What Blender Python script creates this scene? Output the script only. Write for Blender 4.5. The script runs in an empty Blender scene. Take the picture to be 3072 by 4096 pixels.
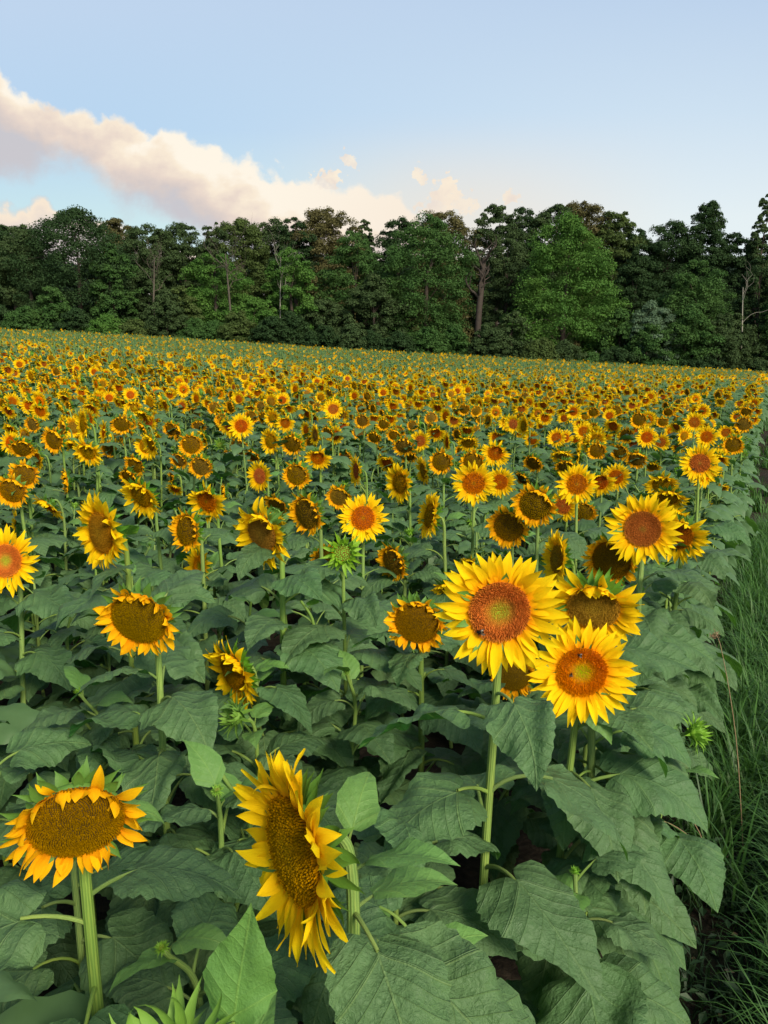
import bpy, math, random
import numpy as np
from mathutils import Matrix, Vector

# ------------------------------------------------------------------ camera, sky, sun, exposure
S = bpy.context.scene
C = S.collection
CAMZ = 1.95
PITCH = math.radians(11.3)
FPX = 3076.0
cd = bpy.data.cameras.new('camera'); cam = bpy.data.objects.new('camera', cd); C.objects.link(cam)
cam.location = (0, 0, CAMZ); cam.rotation_euler = (math.pi/2 - PITCH, 0, 0)
cd.sensor_fit = 'VERTICAL'; cd.sensor_height = 36; cd.lens = 36*FPX/4096
cd.clip_start = 0.02; cd.clip_end = 3000
S.camera = cam
S.view_settings.view_transform = 'Standard'; S.view_settings.look = 'None'
S.view_settings.gamma = 1; S.view_settings.exposure = EXPO = 0.95

SUN_ELEV, SUN_AZ = 36.0, 148.0           # azimuth clockwise from the view direction (+y)
sl = bpy.data.lights.new('sun', 'SUN'); sl.energy = 3.0; sl.angle = math.radians(20); sl.color = (1.0, 0.91, 0.72)
so = bpy.data.objects.new('sun', sl); C.objects.link(so)
_e, _a = math.radians(SUN_ELEV), math.radians(SUN_AZ)
sdir = Vector((math.sin(_a)*math.cos(_e), math.cos(_a)*math.cos(_e), math.sin(_e)))
so.rotation_euler = sdir.to_track_quat('Z', 'Y').to_euler()

class NT:
    """small helper for writing node trees"""
    def __init__(s, t): s.t = t; s.n = t.nodes; s.l = t.links
    def new(s, k, **kw):
        n = s.n.new(k)
        for a, b in kw.items(): setattr(n, a, b)
        return n
    def put(s, sock, v):
        if isinstance(v, bpy.types.NodeSocket): s.l.new(v, sock)
        elif v is not None: sock.default_value = v
    def m(s, op, a, b=None, c=None, clamp=False):
        n = s.new('ShaderNodeMath', operation=op, use_clamp=clamp)
        s.put(n.inputs[0], a)
        if b is not None: s.put(n.inputs[1], b)
        if c is not None: s.put(n.inputs[2], c)
        return n.outputs[0]
    def ss(s, x, lo, hi, a=0.0, b=1.0):
        n = s.new('ShaderNodeMapRange', interpolation_type='SMOOTHSTEP')
        s.put(n.inputs[0], x); s.put(n.inputs[1], lo); s.put(n.inputs[2], hi); s.put(n.inputs[3], a); s.put(n.inputs[4], b)
        return n.outputs[0]
    def mix(s, f, a, b, mode='MIX'):
        n = s.new('ShaderNodeMix', data_type='RGBA', blend_type=mode)
        s.put(n.inputs[0], f); s.put(n.inputs[6], a if isinstance(a, bpy.types.NodeSocket) else (*a[:3], 1)); s.put(n.inputs[7], b if isinstance(b, bpy.types.NodeSocket) else (*b[:3], 1))
        return n.outputs[2]
    def noise(s, vec, scale, detail=2, rough=.5, dist=0.0, color=False):
        n = s.new('ShaderNodeTexNoise'); s.put(n.inputs['Vector'], vec)
        n.inputs['Scale'].default_value = scale; n.inputs['Detail'].default_value = detail
        n.inputs['Roughness'].default_value = rough; n.inputs['Distortion'].default_value = dist
        return n.outputs[1 if color else 0]
    def ramp(s, f, pts):
        n = s.new('ShaderNodeValToRGB'); s.put(n.inputs[0], f); e = n.color_ramp.elements
        while len(e) < len(pts): e.new(0.5)
        for q, (p, c) in zip(e, pts): q.position = p; q.color = (*c, 1)
        return n.outputs[0]
    def comb(s, x, y, z):
        n = s.new('ShaderNodeCombineXYZ'); s.put(n.inputs[0], x); s.put(n.inputs[1], y); s.put(n.inputs[2], z); return n.outputs[0]
    def curve(s, x, x0, x1, pts, lo, hi):
        """a function of x drawn through pts, as a Float Curve over x0..x1 with values lo..hi"""
        f = s.m('DIVIDE', s.m('SUBTRACT', x, x0), x1-x0, clamp=True)
        n = s.new('ShaderNodeFloatCurve'); n.inputs['Factor'].default_value = 1; s.l.new(f, n.inputs['Value'])
        cv = n.mapping.curves[0]
        P = [((a-x0)/(x1-x0), (b-lo)/(hi-lo)) for a, b in pts]
        while len(cv.points) < len(P): cv.points.new(0.5, 0.5)
        for q, (a, b) in zip(cv.points, P): q.location = (a, b); q.handle_type = 'AUTO_CLAMPED'
        n.mapping.update()
        return s.m('MULTIPLY_ADD', n.outputs[0], hi-lo, lo)

def sky_uv(X, Y):
    """direction (x/y, z/y) of a point of the 1659 px wide picture"""
    a = (X-829.5)/1661.; b = (1106-Y)/1661.
    y = math.cos(PITCH)+b*math.sin(PITCH); z = -math.sin(PITCH)+b*math.cos(PITCH)
    return a/y, z/y

def build_world():
    w = bpy.data.worlds.new('World'); S.world = w; w.use_nodes = True
    t = NT(w.node_tree); t.n.clear()
    out = t.new('ShaderNodeOutputWorld'); bg = t.new('ShaderNodeBackground'); t.l.new(bg.outputs[0], out.inputs[0])
    sky = t.new('ShaderNodeTexSky', sky_type='NISHITA'); sky.sun_disc = False
    sky.sun_elevation = _e; sky.sun_rotation = _a; sky.air_density = 1.0; sky.dust_density = 0.6; sky.ozone_density = 1.6
    tc = t.new('ShaderNodeTexCoord'); sp = t.new('ShaderNodeSeparateXYZ'); t.l.new(tc.outputs['Generated'], sp.inputs[0])
    x, y, z = sp.outputs
    ys = t.m('MAXIMUM', y, 0.02)
    u = t.m('DIVIDE', x, ys); v = t.m('DIVIDE', z, ys)
    vec = t.comb(u, v, 0.0)
    # thin bright veil low in the sky, paler towards the right
    base = t.mix(1.0, sky.outputs[0], SKY_TINT, 'MULTIPLY')
    sk = lambda r, g, b: (SK(r), SK(g), SK(b))
    haze_l = t.ramp(t.m('MULTIPLY', v, 2.0), [(0.0, sk(214, 236, 228)), (.34, sk(200, 228, 232)), (.54, sk(184, 213, 239)), (.80, sk(194, 215, 239))])
    haze_r = t.ramp(t.m('MULTIPLY', v, 2.0), [(0.0, sk(236, 242, 242)), (.34, sk(232, 241, 243)), (.58, sk(210, 228, 243)), (.82, sk(194, 215, 239))])
    base = t.mix(t.m('MULTIPLY', t.ss(v, 1.3, .5), .9), base, t.mix(t.ss(u, -.45, .45), haze_l, haze_r))
    nz = t.noise(vec, 9.0, 9, .56, .25)
    nzf = t.noise(vec, 26.0, 8, .6, .2)
    vz = t.new('ShaderNodeTexVoronoi', feature='SMOOTH_F1'); vz.inputs['Scale'].default_value = 30; vz.inputs['Smoothness'].default_value = .25
    vz2 = t.new('ShaderNodeTexVoronoi', feature='SMOOTH_F1'); vz2.inputs['Scale'].default_value = 75; vz2.inputs['Smoothness'].default_value = .25
    wv_ = t.new('ShaderNodeVectorMath', operation='MULTIPLY_ADD'); t.l.new(t.noise(vec, 40.0, 4, .6, color=True), wv_.inputs[0]); wv_.inputs[1].default_value = (.03, .03, 0); t.l.new(vec, wv_.inputs[2])
    t.l.new(wv_.outputs[0], vz.inputs['Vector']); t.l.new(wv_.outputs[0], vz2.inputs['Vector'])
    bil = t.m('ADD', t.m('MULTIPLY', t.m('SUBTRACT', .45, vz.outputs['Distance']), .020), t.m('MULTIPLY', t.m('SUBTRACT', .45, vz2.outputs['Distance']), .008))
    nzp = t.noise(vec, 95.0, 6, .6)
    wob = t.m('ADD', t.m('MULTIPLY', t.m('SUBTRACT', nz, .5), .10), t.m('MULTIPLY', t.m('SUBTRACT', nzf, .5), .05))
    def cv(pts): return [sky_uv(*p) for p in pts]
    top = cv([(-900, -220), (-300, 0), (0, 146), (80, 206), (200, 244), (300, 268), (400, 286), (470, 318), (560, 350), (640, 384), (700, 384), (760, 404), (840, 416), (890, 450), (950, 500), (1100, 560)])
    bot = cv([(-900, 60), (-300, 250), (0, 372), (60, 385), (130, 372), (200, 380), (260, 422), (330, 446), (400, 470), (500, 560), (760, 640), (1100, 660)])
    tv = t.curve(u, -1.1, .2, top, -.2, .8); bv = t.curve(u, -1.1, .2, bot, -.2, .8)
    d_top = t.m('ADD', t.m('SUBTRACT', tv, v), t.m('ADD', t.m('MULTIPLY', wob, .7), bil)); d_bot = t.m('ADD', t.m('SUBTRACT', v, bv), t.m('MULTIPLY', wob, 1.1))
    a1 = t.m('MULTIPLY', t.ss(d_top, -.004, .009), t.ss(d_bot, -.018, .03))
    # small heaps: low left one and the puffs to the right
    low = cv([(-500, 430), (0, 440), (45, 446), (85, 420), (130, 444), (200, 466), (300, 500), (400, 540), (700, 600)])
    lv = t.curve(u, -.9, 0.0, low, -.2, .5)
    d2 = t.m('ADD', t.m('SUBTRACT', lv, v), t.m('ADD', t.m('MULTIPLY', wob, .35), bil))
    a2 = t.ss(d2, -.002, .01)
    alpha = t.m('MAXIMUM', a1, a2); lit2 = t.ss(d2, 0.0, .035, 1.0, .35)
    puff = None
    for (X, Y, rx, ry, sx, k) in ((757, 352, 15, 22, -.5, .85), (908, 380, 17, 24, -.35, .9), (966, 412, 36, 34, -.2, 1), (1000, 440, 40, 26, 0, .8), (1102, 427, 28, 14, 0, .9), (712, 385, 34, 24, 0, 1), (940, 450, 40, 18, 0, .8)):
        cu, cvv = sky_uv(X, Y)
        du = t.m('DIVIDE', t.m('ADD', t.m('SUBTRACT', u, cu), t.m('MULTIPLY', t.m('SUBTRACT', v, cvv), -sx)), rx/1640.)
        dv = t.m('DIVIDE', t.m('SUBTRACT', v, cvv), ry/1640.)
        r = t.m('SQRT', t.m('ADD', t.m('MULTIPLY', du, du), t.m('MULTIPLY', dv, dv)))
        d = t.m('ADD', t.m('SUBTRACT', .95, r), t.m('ADD', t.m('MULTIPLY', t.m('SUBTRACT', nzp, .5), 3.4), t.m('MULTIPLY', bil, 22)))
        a = t.m('MULTIPLY', t.ss(d, .0, .30), k)
        puff = a if puff is None else t.m('MAXIMUM', puff, a)
    # colour of the bank: cream where the low sun strikes the top, beige and lavender grey below
    warp = t.noise(t.comb(t.m('MULTIPLY', u, .55), v, 0.3), 14.0, 6, .55)
    depth = t.m('ADD', t.m('DIVIDE', d_top, .098), t.m('MULTIPLY', t.m('SUBTRACT', warp, .5), 1.7))
    depth = t.m('ADD', depth, t.ss(u, -.6, .05, .12, -.34))
    ccol = t.ramp(depth, [(0.0, (SK(255), SK(246), SK(230))), (.14, (SK(250), SK(235), SK(214))), (.38, (SK(233), SK(216), SK(204))), (.62, (SK(216), SK(204), SK(200))), (.85, (SK(202), SK(200), SK(206)))])
    ccol = t.mix(t.m('MULTIPLY', a2, t.m('SUBTRACT', 1.0, a1)), ccol, t.mix(lit2, (SK(206), SK(200), SK(206)), (SK(254), SK(236), SK(212))))
    col = t.mix(alpha, base, ccol)
    pcol = t.mix(t.ss(nzf, .3, .62), (SK(226), SK(214), SK(210)), (SK(255), SK(243), SK(220)))
    col = t.mix(t.m('MULTIPLY', puff, t.m('SUBTRACT', 1.0, t.m('MULTIPLY', a1, .7))), col, pcol)
    # faint cream veil just over the woods in the middle
    gl = t.m('MULTIPLY', t.ss(v, .3, .17), t.m('MULTIPLY', t.ss(u, -.2, .08), t.ss(u, .42, .1)))
    col = t.mix(t.m('MULTIPLY', gl, .55), col, (SK(244), SK(226), SK(208)))
    fin = t.mix(t.ss(y, 0.02, 0.12), base, col)
    t.l.new(fin, bg.inputs[0]); bg.inputs[1].default_value = SKY_STR
SKY_STR = 0.10
SKY_TINT = (1.0, .95, .85)
def SK(v):
    """an observed sRGB value as the sky colour that shows so at this strength and exposure"""
    c = v/255.; c = c/12.92 if c <= .04045 else ((c+.055)/1.055)**2.4
    return c/SKY_STR/2**EXPO
build_world()

# ------------------------------------------------------------------ terrain
_D  = [-20, 0, 3, 8, 13, 20, 28, 50, 72, 95, 115, 300]
_Cz = [-.60, -.62, -.74, -.90, -.95, -.85, -.70, -.62, .10, 1.0, 1.2, 4.0]
_sL = [.02, .02, .03, .040, .052, .078, .085, .070, .064, .060, .058, .05]
_sR = [.02, .02, .025, .030, .028, .02, .014, .028, .045, .055, .055, .05]
def headz(x, y):
    x = np.asarray(x, float); y = np.asarray(y, float)
    c = np.interp(y, _D, _Cz)
    xl = .5*(np.sqrt(x*x+.6)-x); xr = .5*(np.sqrt(x*x+.6)+x)
    return CAMZ + c + np.interp(y, _D, _sL)*xl - np.interp(y, _D, _sR)*xr
PLANT_H = 1.36
def ground(x, y): return headz(x, y) - PLANT_H
ROWD = np.array([.4478, .8942])              # direction of the sowing rows
def perp(x, y): return x*.8942 - y*.4478     # how far to the right of the line through the camera along the rows

def ray(X, Y, d):
    """the point d metres deep behind pixel (X, Y) of the 3072x4096 photograph"""
    a = (X-1536)/FPX; b = (2048-Y)/FPX
    return np.array([a*d, d*(math.cos(PITCH)+b*math.sin(PITCH)), CAMZ+d*(-math.sin(PITCH)+b*math.cos(PITCH))])
def project(x, y, z):
    z = z-CAMZ; f = y*math.cos(PITCH)-z*math.sin(PITCH); u = y*math.sin(PITCH)+z*math.cos(PITCH)
    return 1536+FPX*x/f, 2048-FPX*u/f, f

# ------------------------------------------------------------------ mesh helpers
class Geo:
    """collects vertices, faces, uvs and material slots, and links them as ONE mesh"""
    def __init__(s): s.V = []; s.UV = []; s.F3 = []; s.F4 = []; s.M3 = []; s.M4 = []; s.n = 0
    def add(s, V, F, uv=None, mat=0):
        V = np.asarray(V, float).reshape(-1, 3); F = np.asarray(F, int)
        s.V.append(V); s.UV.append(np.zeros((len(V), 2)) if uv is None else np.asarray(uv, float).reshape(-1, 2))
        if F.shape[1] == 3: s.F3.append(F+s.n); s.M3.append(np.full(len(F), mat))
        else: s.F4.append(F+s.n); s.M4.append(np.full(len(F), mat))
        s.n += len(V)
    def merge(s, g, M=None, mats=None):
        """add another Geo, transformed by the 4x4 matrix M"""
        for V, UV in zip(g.V, g.UV):
            V2 = V if M is None else V@M[:3, :3].T+M[:3, 3]
            s.V.append(V2); s.UV.append(UV)
        mp = (lambda a: a) if mats is None else (lambda a: np.array(mats)[a])
        for F, m in zip(g.F3, g.M3): s.F3.append(F+s.n); s.M3.append(mp(m))
        for F, m in zip(g.F4, g.M4): s.F4.append(F+s.n); s.M4.append(mp(m))
        s.n += g.n
    def mesh(s, name, mats, smooth=True):
        V = np.concatenate(s.V); UV = np.concatenate(s.UV)
        f4 = np.concatenate(s.F4) if s.F4 else np.zeros((0, 4), int); f3 = np.concatenate(s.F3) if s.F3 else np.zeros((0, 3), int)
        m = np.concatenate((s.M4 or [np.zeros(0, int)])+(s.M3 or [np.zeros(0, int)]))
        loops = np.concatenate([f4.ravel(), f3.ravel()]); tot = np.concatenate([np.full(len(f4), 4), np.full(len(f3), 3)])
        st = np.concatenate([[0], np.cumsum(tot)[:-1]])
        me = bpy.data.meshes.new(name)
        me.vertices.add(len(V)); me.vertices.foreach_set('co', V.ravel().astype(np.float32))
        me.loops.add(len(loops)); me.loops.foreach_set('vertex_index', loops.astype(np.int32))
        me.polygons.add(len(tot)); me.polygons.foreach_set('loop_start', st.astype(np.int32)); me.polygons.foreach_set('loop_total', tot.astype(np.int32))
        me.polygons.foreach_set('material_index', m.astype(np.int32))
        me.polygons.foreach_set('use_smooth', np.full(len(tot), smooth))
        ul = me.uv_layers.new(name='UVMap'); ul.data.foreach_set('uv', UV[loops].ravel().astype(np.float32))
        for q in (mats if isinstance(mats, (list, tuple)) else [mats]): me.materials.append(q)
        me.update(calc_edges=True); me.validate()
        return me

def grid_faces(nr, nc, closed=False):
    r = np.arange(nr-1)[:, None]; c = np.arange(nc if closed else nc-1)[None, :]; c2 = (c+1) % nc
    return np.stack([r*nc+c, r*nc+c2, (r+1)*nc+c2, (r+1)*nc+c], -1).reshape(-1, 4)
def tube(g, P, R, k=8, mat=0, cap=True):
    P = np.asarray(P, float); R = np.broadcast_to(np.asarray(R, float), (len(P),))
    T = np.gradient(P, axis=0); T /= np.linalg.norm(T, axis=1)[:, None]+1e-12
    up = np.array([0, 0, 1.]) if abs(T[0, 2]) < .9 else np.array([1., 0, 0])
    A = []; a = np.cross(T[0], up); a /= np.linalg.norm(a)
    for i in range(len(P)):
        a = a-T[i]*(a@T[i]); a /= np.linalg.norm(a)+1e-12; A.append(a.copy())
    A = np.array(A); B = np.cross(T, A); th = np.arange(k)*2*math.pi/k
    V = P[:, None]+R[:, None, None]*(A[:, None]*np.cos(th)[None, :, None]+B[:, None]*np.sin(th)[None, :, None])
    L = np.concatenate([[0], np.cumsum(np.linalg.norm(np.diff(P, axis=0), axis=1))])
    uv = np.stack(np.broadcast_arrays((th/(2*math.pi))[None, :], L[:, None]), -1)
    n0 = len(P)*k
    g.add(V.reshape(-1, 3), grid_faces(len(P), k, True), uv.reshape(-1, 2), mat)
    if cap: 
        c = np.array([V[-1].mean(0)+T[-1]*R[-1]*.5]); VV = np.concatenate([V[-1], c])
        g.add(VV, [(i, (i+1) % k, k) for i in range(k)], np.tile(uv[-1, :1], (k+1, 1)), mat)
def smooth_path(P, n):
    """Catmull-Rom through P"""
    P = np.asarray(P, float); Q = np.concatenate([[2*P[0]-P[1]], P, [2*P[-1]-P[-2]]]); out = []
    t = np.linspace(0, len(P)-1, n)
    for v in t:
        i = min(int(v), len(P)-2); f = v-i; a, b, c, d = Q[i:i+4]
        out.append(.5*((2*b)+(-a+c)*f+(2*a-5*b+4*c-d)*f*f+(-a+3*b-3*c+d)*f**3))
    return np.array(out)
def rotm(ax, a):
    return np.array(Matrix.Rotation(a, 3, ax))
def mat4(R=None, t=(0, 0, 0), s=1.0):
    M = np.eye(4); M[:3, :3] = (np.eye(3) if R is None else R)*s; M[:3, 3] = t; return M

# ------------------------------------------------------------------ materials
def material(name):
    m = bpy.data.materials.new(name); m.use_nodes = True; t = NT(m.node_tree); t.n.clear()
    out = t.new('ShaderNodeOutputMaterial'); p = t.new('ShaderNodeBsdfPrincipled')
    return m, t, out, p
def finish(t, out, p, col, trans=None, tcol=None, bump=None, bstr=.3, bdist=.002, rough=.6, spec=.3):
    t.put(p.inputs['Base Color'], col if isinstance(col, bpy.types.NodeSocket) else (*col, 1))
    t.put(p.inputs['Roughness'], rough); t.put(p.inputs['Specular IOR Level'], spec)
    nrm = None
    if bump is not None:
        b = t.new('ShaderNodeBump'); b.inputs['Strength'].default_value = bstr; b.inputs['Distance'].default_value = bdist
        t.l.new(bump, b.inputs['Height']); nrm = b.outputs[0]; t.l.new(nrm, p.inputs['Normal'])
    if trans:
        tr = t.new('ShaderNodeBsdfTranslucent'); t.put(tr.inputs['Color'], tcol)
        if nrm: t.l.new(nrm, tr.inputs['Normal'])
        ms = t.new('ShaderNodeMixShader'); ms.inputs[0].default_value = trans
        t.l.new(p.outputs[0], ms.inputs[1]); t.l.new(tr.outputs[0], ms.inputs[2]); t.l.new(ms.outputs[0], out.inputs[0])
    else: t.l.new(p.outputs[0], out.inputs[0])
def vary(t, col, amt=.15, hue=.03):
    oi = t.new('ShaderNodeObjectInfo'); r = oi.outputs['Random']
    h = t.new('ShaderNodeHueSaturation'); t.put(h.inputs['Color'], col if isinstance(col, bpy.types.NodeSocket) else (*col, 1))
    t.put(h.inputs['Value'], t.m('MULTIPLY_ADD', r, 2*amt, 1-amt))
    r2 = t.m('FRACT', t.m('MULTIPLY', r, 17.31)); t.put(h.inputs['Hue'], t.m('MULTIPLY_ADD', r2, 2*hue, .5-hue))
    r3 = t.m('FRACT', t.m('MULTIPLY', r, 7.77)); t.put(h.inputs['Saturation'], t.m('MULTIPLY_ADD', r3, .16, .96))
    return h.outputs[0]

def leaf_material(name, col, col2, tcol, under, veins=True, per_obj=True, relief=.75):
    m, t, out, p = material(name)
    uv = t.new('ShaderNodeUVMap').outputs[0]; sp = t.new('ShaderNodeSeparateXYZ'); t.l.new(uv, sp.inputs[0])
    a, b = sp.outputs[0], sp.outputs[1]                  # across and along, in leaf lengths
    ab = t.m('ABSOLUTE', a)
    n1 = t.noise(uv, 5.0, 4, .6, color=False)
    c = t.mix(t.ss(n1, .3, .7), col, col2)
    # pale sheen of light on the leaves, painted into the colour as noise patches
    c = t.mix(t.m('MULTIPLY', t.ss(t.noise(uv, 2.2, 3, .6), .42, .72), .5), c, (col2[0]*1.7, col2[1]*1.45, col2[2]*1.35))
    bump = None
    if veins:
        q = t.m('SUBTRACT', t.m('ADD', b, t.m('MULTIPLY', t.m('MULTIPLY', ab, ab), .55)), t.m('MULTIPLY', ab, 1.0))
        q = t.m('ADD', q, t.m('MULTIPLY', t.m('SIGN', a), .018))
        fr = t.m('ABSOLUTE', t.m('SUBTRACT', t.m('FRACT', t.m('ADD', t.m('DIVIDE', q, .15), .5)), .5))
        side = t.ss(fr, .012, .055, 1.0, 0.0)
        prim = t.ss(t.m('ABSOLUTE', t.m('SUBTRACT', q, .02)), .004, .013, 1.0, 0.0)
        mid = t.ss(ab, .004, .013, 1.0, 0.0)
        main = t.m('MAXIMUM', prim, mid)
        w = t.m('MAXIMUM', t.m('MULTIPLY', side, .42), main)
        fine = t.new('ShaderNodeTexVoronoi', feature='DISTANCE_TO_EDGE'); t.l.new(uv, fine.inputs['Vector']); fine.inputs['Scale'].default_value = 17
        fl = t.ss(fine.outputs['Distance'], 0.0, .1, 1.0, 0.0)
        pucker = t.m('MULTIPLY', t.m('SQRT', fr), 1.0)
        hgt = t.m('ADD', t.m('MULTIPLY', pucker, .75), t.m('ADD', t.m('MULTIPLY', n1, 1.6), t.m('MULTIPLY', fl, -.08)))
        crk = t.noise(uv, 13.0, 5, .62, .6); hgt = t.m('ADD', hgt, t.m('MULTIPLY', crk, 1.5)); hgt = t.m('SUBTRACT', hgt, t.m('MULTIPLY', w, .3)); bump = hgt
        c = t.mix(t.m('MULTIPLY', w, .75), c, (col2[0]*2.6+.05, col2[1]*1.7+.05, col2[2]*1.6+.02))
        c = t.mix(t.m('MULTIPLY', fl, .05), c, (col2[0]*1.8, col2[1]*1.35, col2[2]))
    if per_obj: c = vary(t, c, .30, .022); oi = t.new('ShaderNodeObjectInfo'); c = t.mix(t.ss(t.m('FRACT', t.m('MULTIPLY', oi.outputs['Random'], 5.37)), .94, .97, 0.0, .45), c, (.14, .17, .03))
    else:
        nn = t.noise(None, .8, 1); gt = t.new('ShaderNodeNewGeometry'); c2 = t.new('ShaderNodeHueSaturation'); t.l.new(c, c2.inputs['Color'])
        t.put(c2.inputs['Value'], t.m('MULTIPLY_ADD', gt.outputs['Random Per Island'], .44, .78)); c = c2.outputs[0]
    geo = t.new('ShaderNodeNewGeometry')
    c = t.mix(t.m('MULTIPLY', geo.outputs['Backfacing'], .75), c, under)
    # old leaf tips and small brown flecks
    fleck = t.ss(t.noise(uv, 38.0, 2, .5), .74, .78)
    c = t.mix(t.m('MULTIPLY', fleck, .45), c, (.12, .09, .03))
    finish(t, out, p, c, .22, (*tcol, 1), bump, relief, .0075, rough=t.ss(t.noise(uv, 4.0, 3), .3, .7, .45, .65), spec=.30)
    return m
LEAF = leaf_material('leaf', (.020, .078, .020), (.054, .158, .042), (.11, .30, .025), (.085, .15, .06))
YOUNG = leaf_material('young_leaf', (.050, .16, .025), (.075, .20, .035), (.17, .42, .04), (.12, .23, .06), relief=.35)
FOLI = leaf_material('foliage', (.026, .088, .029), (.052, .138, .050), (.11, .28, .03), (.085, .15, .06), veins=False, per_obj=False)

def stem_material():
    m, t, out, p = material('stem')
    uv = t.new('ShaderNodeUVMap').outputs[0]; sp = t.new('ShaderNodeSeparateXYZ'); t.l.new(uv, sp.inputs[0])
    rib = t.m('ADD', t.m('MULTIPLY', t.m('SINE', t.m('MULTIPLY', sp.outputs[0], 2*math.pi*11)), .5), .5)
    n = t.noise(t.comb(t.m('MULTIPLY', sp.outputs[0], 6.0), t.m('MULTIPLY', sp.outputs[1], 5.0), 0.0), 3.0, 3)
    c = t.mix(rib, (.11, .19, .045), (.20, .30, .075)); c = t.mix(t.ss(n, .45, .75), c, (.25, .33, .08))
    fl = t.noise(t.comb(t.m('MULTIPLY', sp.outputs[0], 30.0), t.m('MULTIPLY', sp.outputs[1], 180.0), 0.0), 1.5, 2)
    finish(t, out, p, vary(t, c, .15, .01), .08, (.2, .35, .08, 1), t.m('ADD', rib, t.m('MULTIPLY', fl, .8)), .6, .0012, rough=.6, spec=.3)
    return m
STEM = stem_material()

def green_material(name, c1, c2, tr):
    m, t, out, p = material(name)
    uv = t.new('ShaderNodeUVMap').outputs[0]; sp = t.new('ShaderNodeSeparateXYZ'); t.l.new(uv, sp.inputs[0])
    n = t.noise(t.comb(t.m('MULTIPLY', sp.outputs[0], 14.0), t.m('MULTIPLY', sp.outputs[1], 3.0), 0.0), 2.0, 3)
    c = t.mix(n, c1, c2)
    finish(t, out, p, vary(t, c, .12, .01), tr, (.22, .42, .05, 1), n, .4, .0015, rough=.55, spec=.35)
    return m
BRACT = green_material('bract', (.060, .16, .022), (.11, .24, .035), .22)
BUDM = green_material('bud_bract', (.10, .26, .03), (.24, .40, .05), .25)

def petal_material(name, base, mid, tip):
    m, t, out, p = material(name)
    uv = t.new('ShaderNodeUVMap').outputs[0]; sp = t.new('ShaderNodeSeparateXYZ'); t.l.new(uv, sp.inputs[0])
    a, b = sp.outputs[0], sp.outputs[1]
    geo = t.new('ShaderNodeNewGeometry'); rnd = geo.outputs['Random Per Island']
    st = t.noise(t.comb(t.m('MULTIPLY', a, 11.0), t.m('MULTIPLY', b, 1.2), t.m('MULTIPLY', rnd, 40.0)), 3.0, 3, .6)
    bb = t.m('ADD', b, t.m('MULTIPLY', t.m('SUBTRACT', st, .5), .16))
    c = t.ramp(bb, [(0.0, base), (.30, mid), (1.0, tip)])
    h = t.new('ShaderNodeHueSaturation'); t.l.new(c, h.inputs['Color'])
    t.put(h.inputs['Value'], t.m('MULTIPLY', t.m('MULTIPLY_ADD', rnd, .20, .86), t.m('MULTIPLY_ADD', st, .16, .90)))
    t.put(h.inputs['Hue'], t.m('MULTIPLY_ADD', t.m('FRACT', t.m('MULTIPLY', rnd, 9.7)), -.014, .504))
    finish(t, out, p, h.outputs[0], .36, (tip[0], tip[1]*.92, .01, 1), st, .6, .0022, rough=.75, spec=.05)
    return m
PETAL = petal_material('petal', (.90, .30, .003), (.95, .58, .004), (.97, .70, .008))
PETALM = petal_material('old_petal', (.74, .25, .003), (.92, .44, .004), (.95, .54, .006))

def disc_material(name, ramp, amt=.2):
    m, t, out, p = material(name)
    uv = t.new('ShaderNodeUVMap').outputs[0]; sp = t.new('ShaderNodeSeparateXYZ'); t.l.new(uv, sp.inputs[0])
    geo = t.new('ShaderNodeNewGeometry'); rnd = geo.outputs['Random Per Island']
    n = t.noise(t.new('ShaderNodeTexCoord').outputs['Object'], 60.0, 3)
    f = t.m('ADD', sp.outputs[0], t.m('MULTIPLY', t.m('SUBTRACT', n, .5), .22))
    c = t.ramp(f, ramp)
    h = t.new('ShaderNodeHueSaturation'); t.l.new(c, h.inputs['Color']); t.put(h.inputs['Value'], t.m('MULTIPLY_ADD', rnd, 2*amt, 1-amt))
    finish(t, out, p, vary(t, h.outputs[0], .12, .008), rough=1.0, spec=.0)
    return m
DISCF = disc_material('fresh_disc', [(0, (.25, .34, .012)), (.22, (.30, .30, .012)), (.40, (.46, .19, .006)), (.58, (.58, .16, .004)), (.85, (.55, .15, .003)), (1, (.70, .26, .004))])
DISCO = disc_material('open_disc', [(0, (.28, .14, .008)), (.12, (.32, .12, .008)), (.25, (.36, .085, .004)), (.6, (.34, .075, .003)), (.85, (.38, .090, .003)), (1, (.42, .14, .004))])
DISCM = disc_material('seed_disc', [(0, (.13, .074, .005)), (.5, (.15, .082, .005)), (.85, (.18, .098, .006)), (1, (.24, .11, .005))], .22)
DISCP = disc_material('ripening_disc', [(0, (.26, .15, .008)), (.4, (.25, .13, .007)), (.8, (.27, .13, .006)), (1, (.34, .15, .005))], .3)
def plain(name, col, rough=.8, spec=.2, sc=20, amt=.4, bump=True, v=0):
    m, t, out, p = material(name)
    o = t.new('ShaderNodeTexCoord').outputs['Object']; n = t.noise(o, sc, 4)
    c = t.mix(t.m('MULTIPLY', n, 1.0), tuple(k*(1-amt) for k in col), tuple(k*(1+amt) for k in col))
    if v: c = vary(t, c, v, .01)
    finish(t, out, p, c, bump=n if bump else None, bstr=.5, bdist=.02, rough=rough, spec=spec)
    return m
PIT = {'F': plain('fresh_disc_floor', (.34, .11, .004), amt=.3), 'O': plain('open_disc_floor', (.13, .032, .003), amt=.3),
       'M': plain('seed_floor', (.040, .022, .004), amt=.3), 'P': plain('ripening_floor', (.12, .058, .004), amt=.3)}

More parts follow.
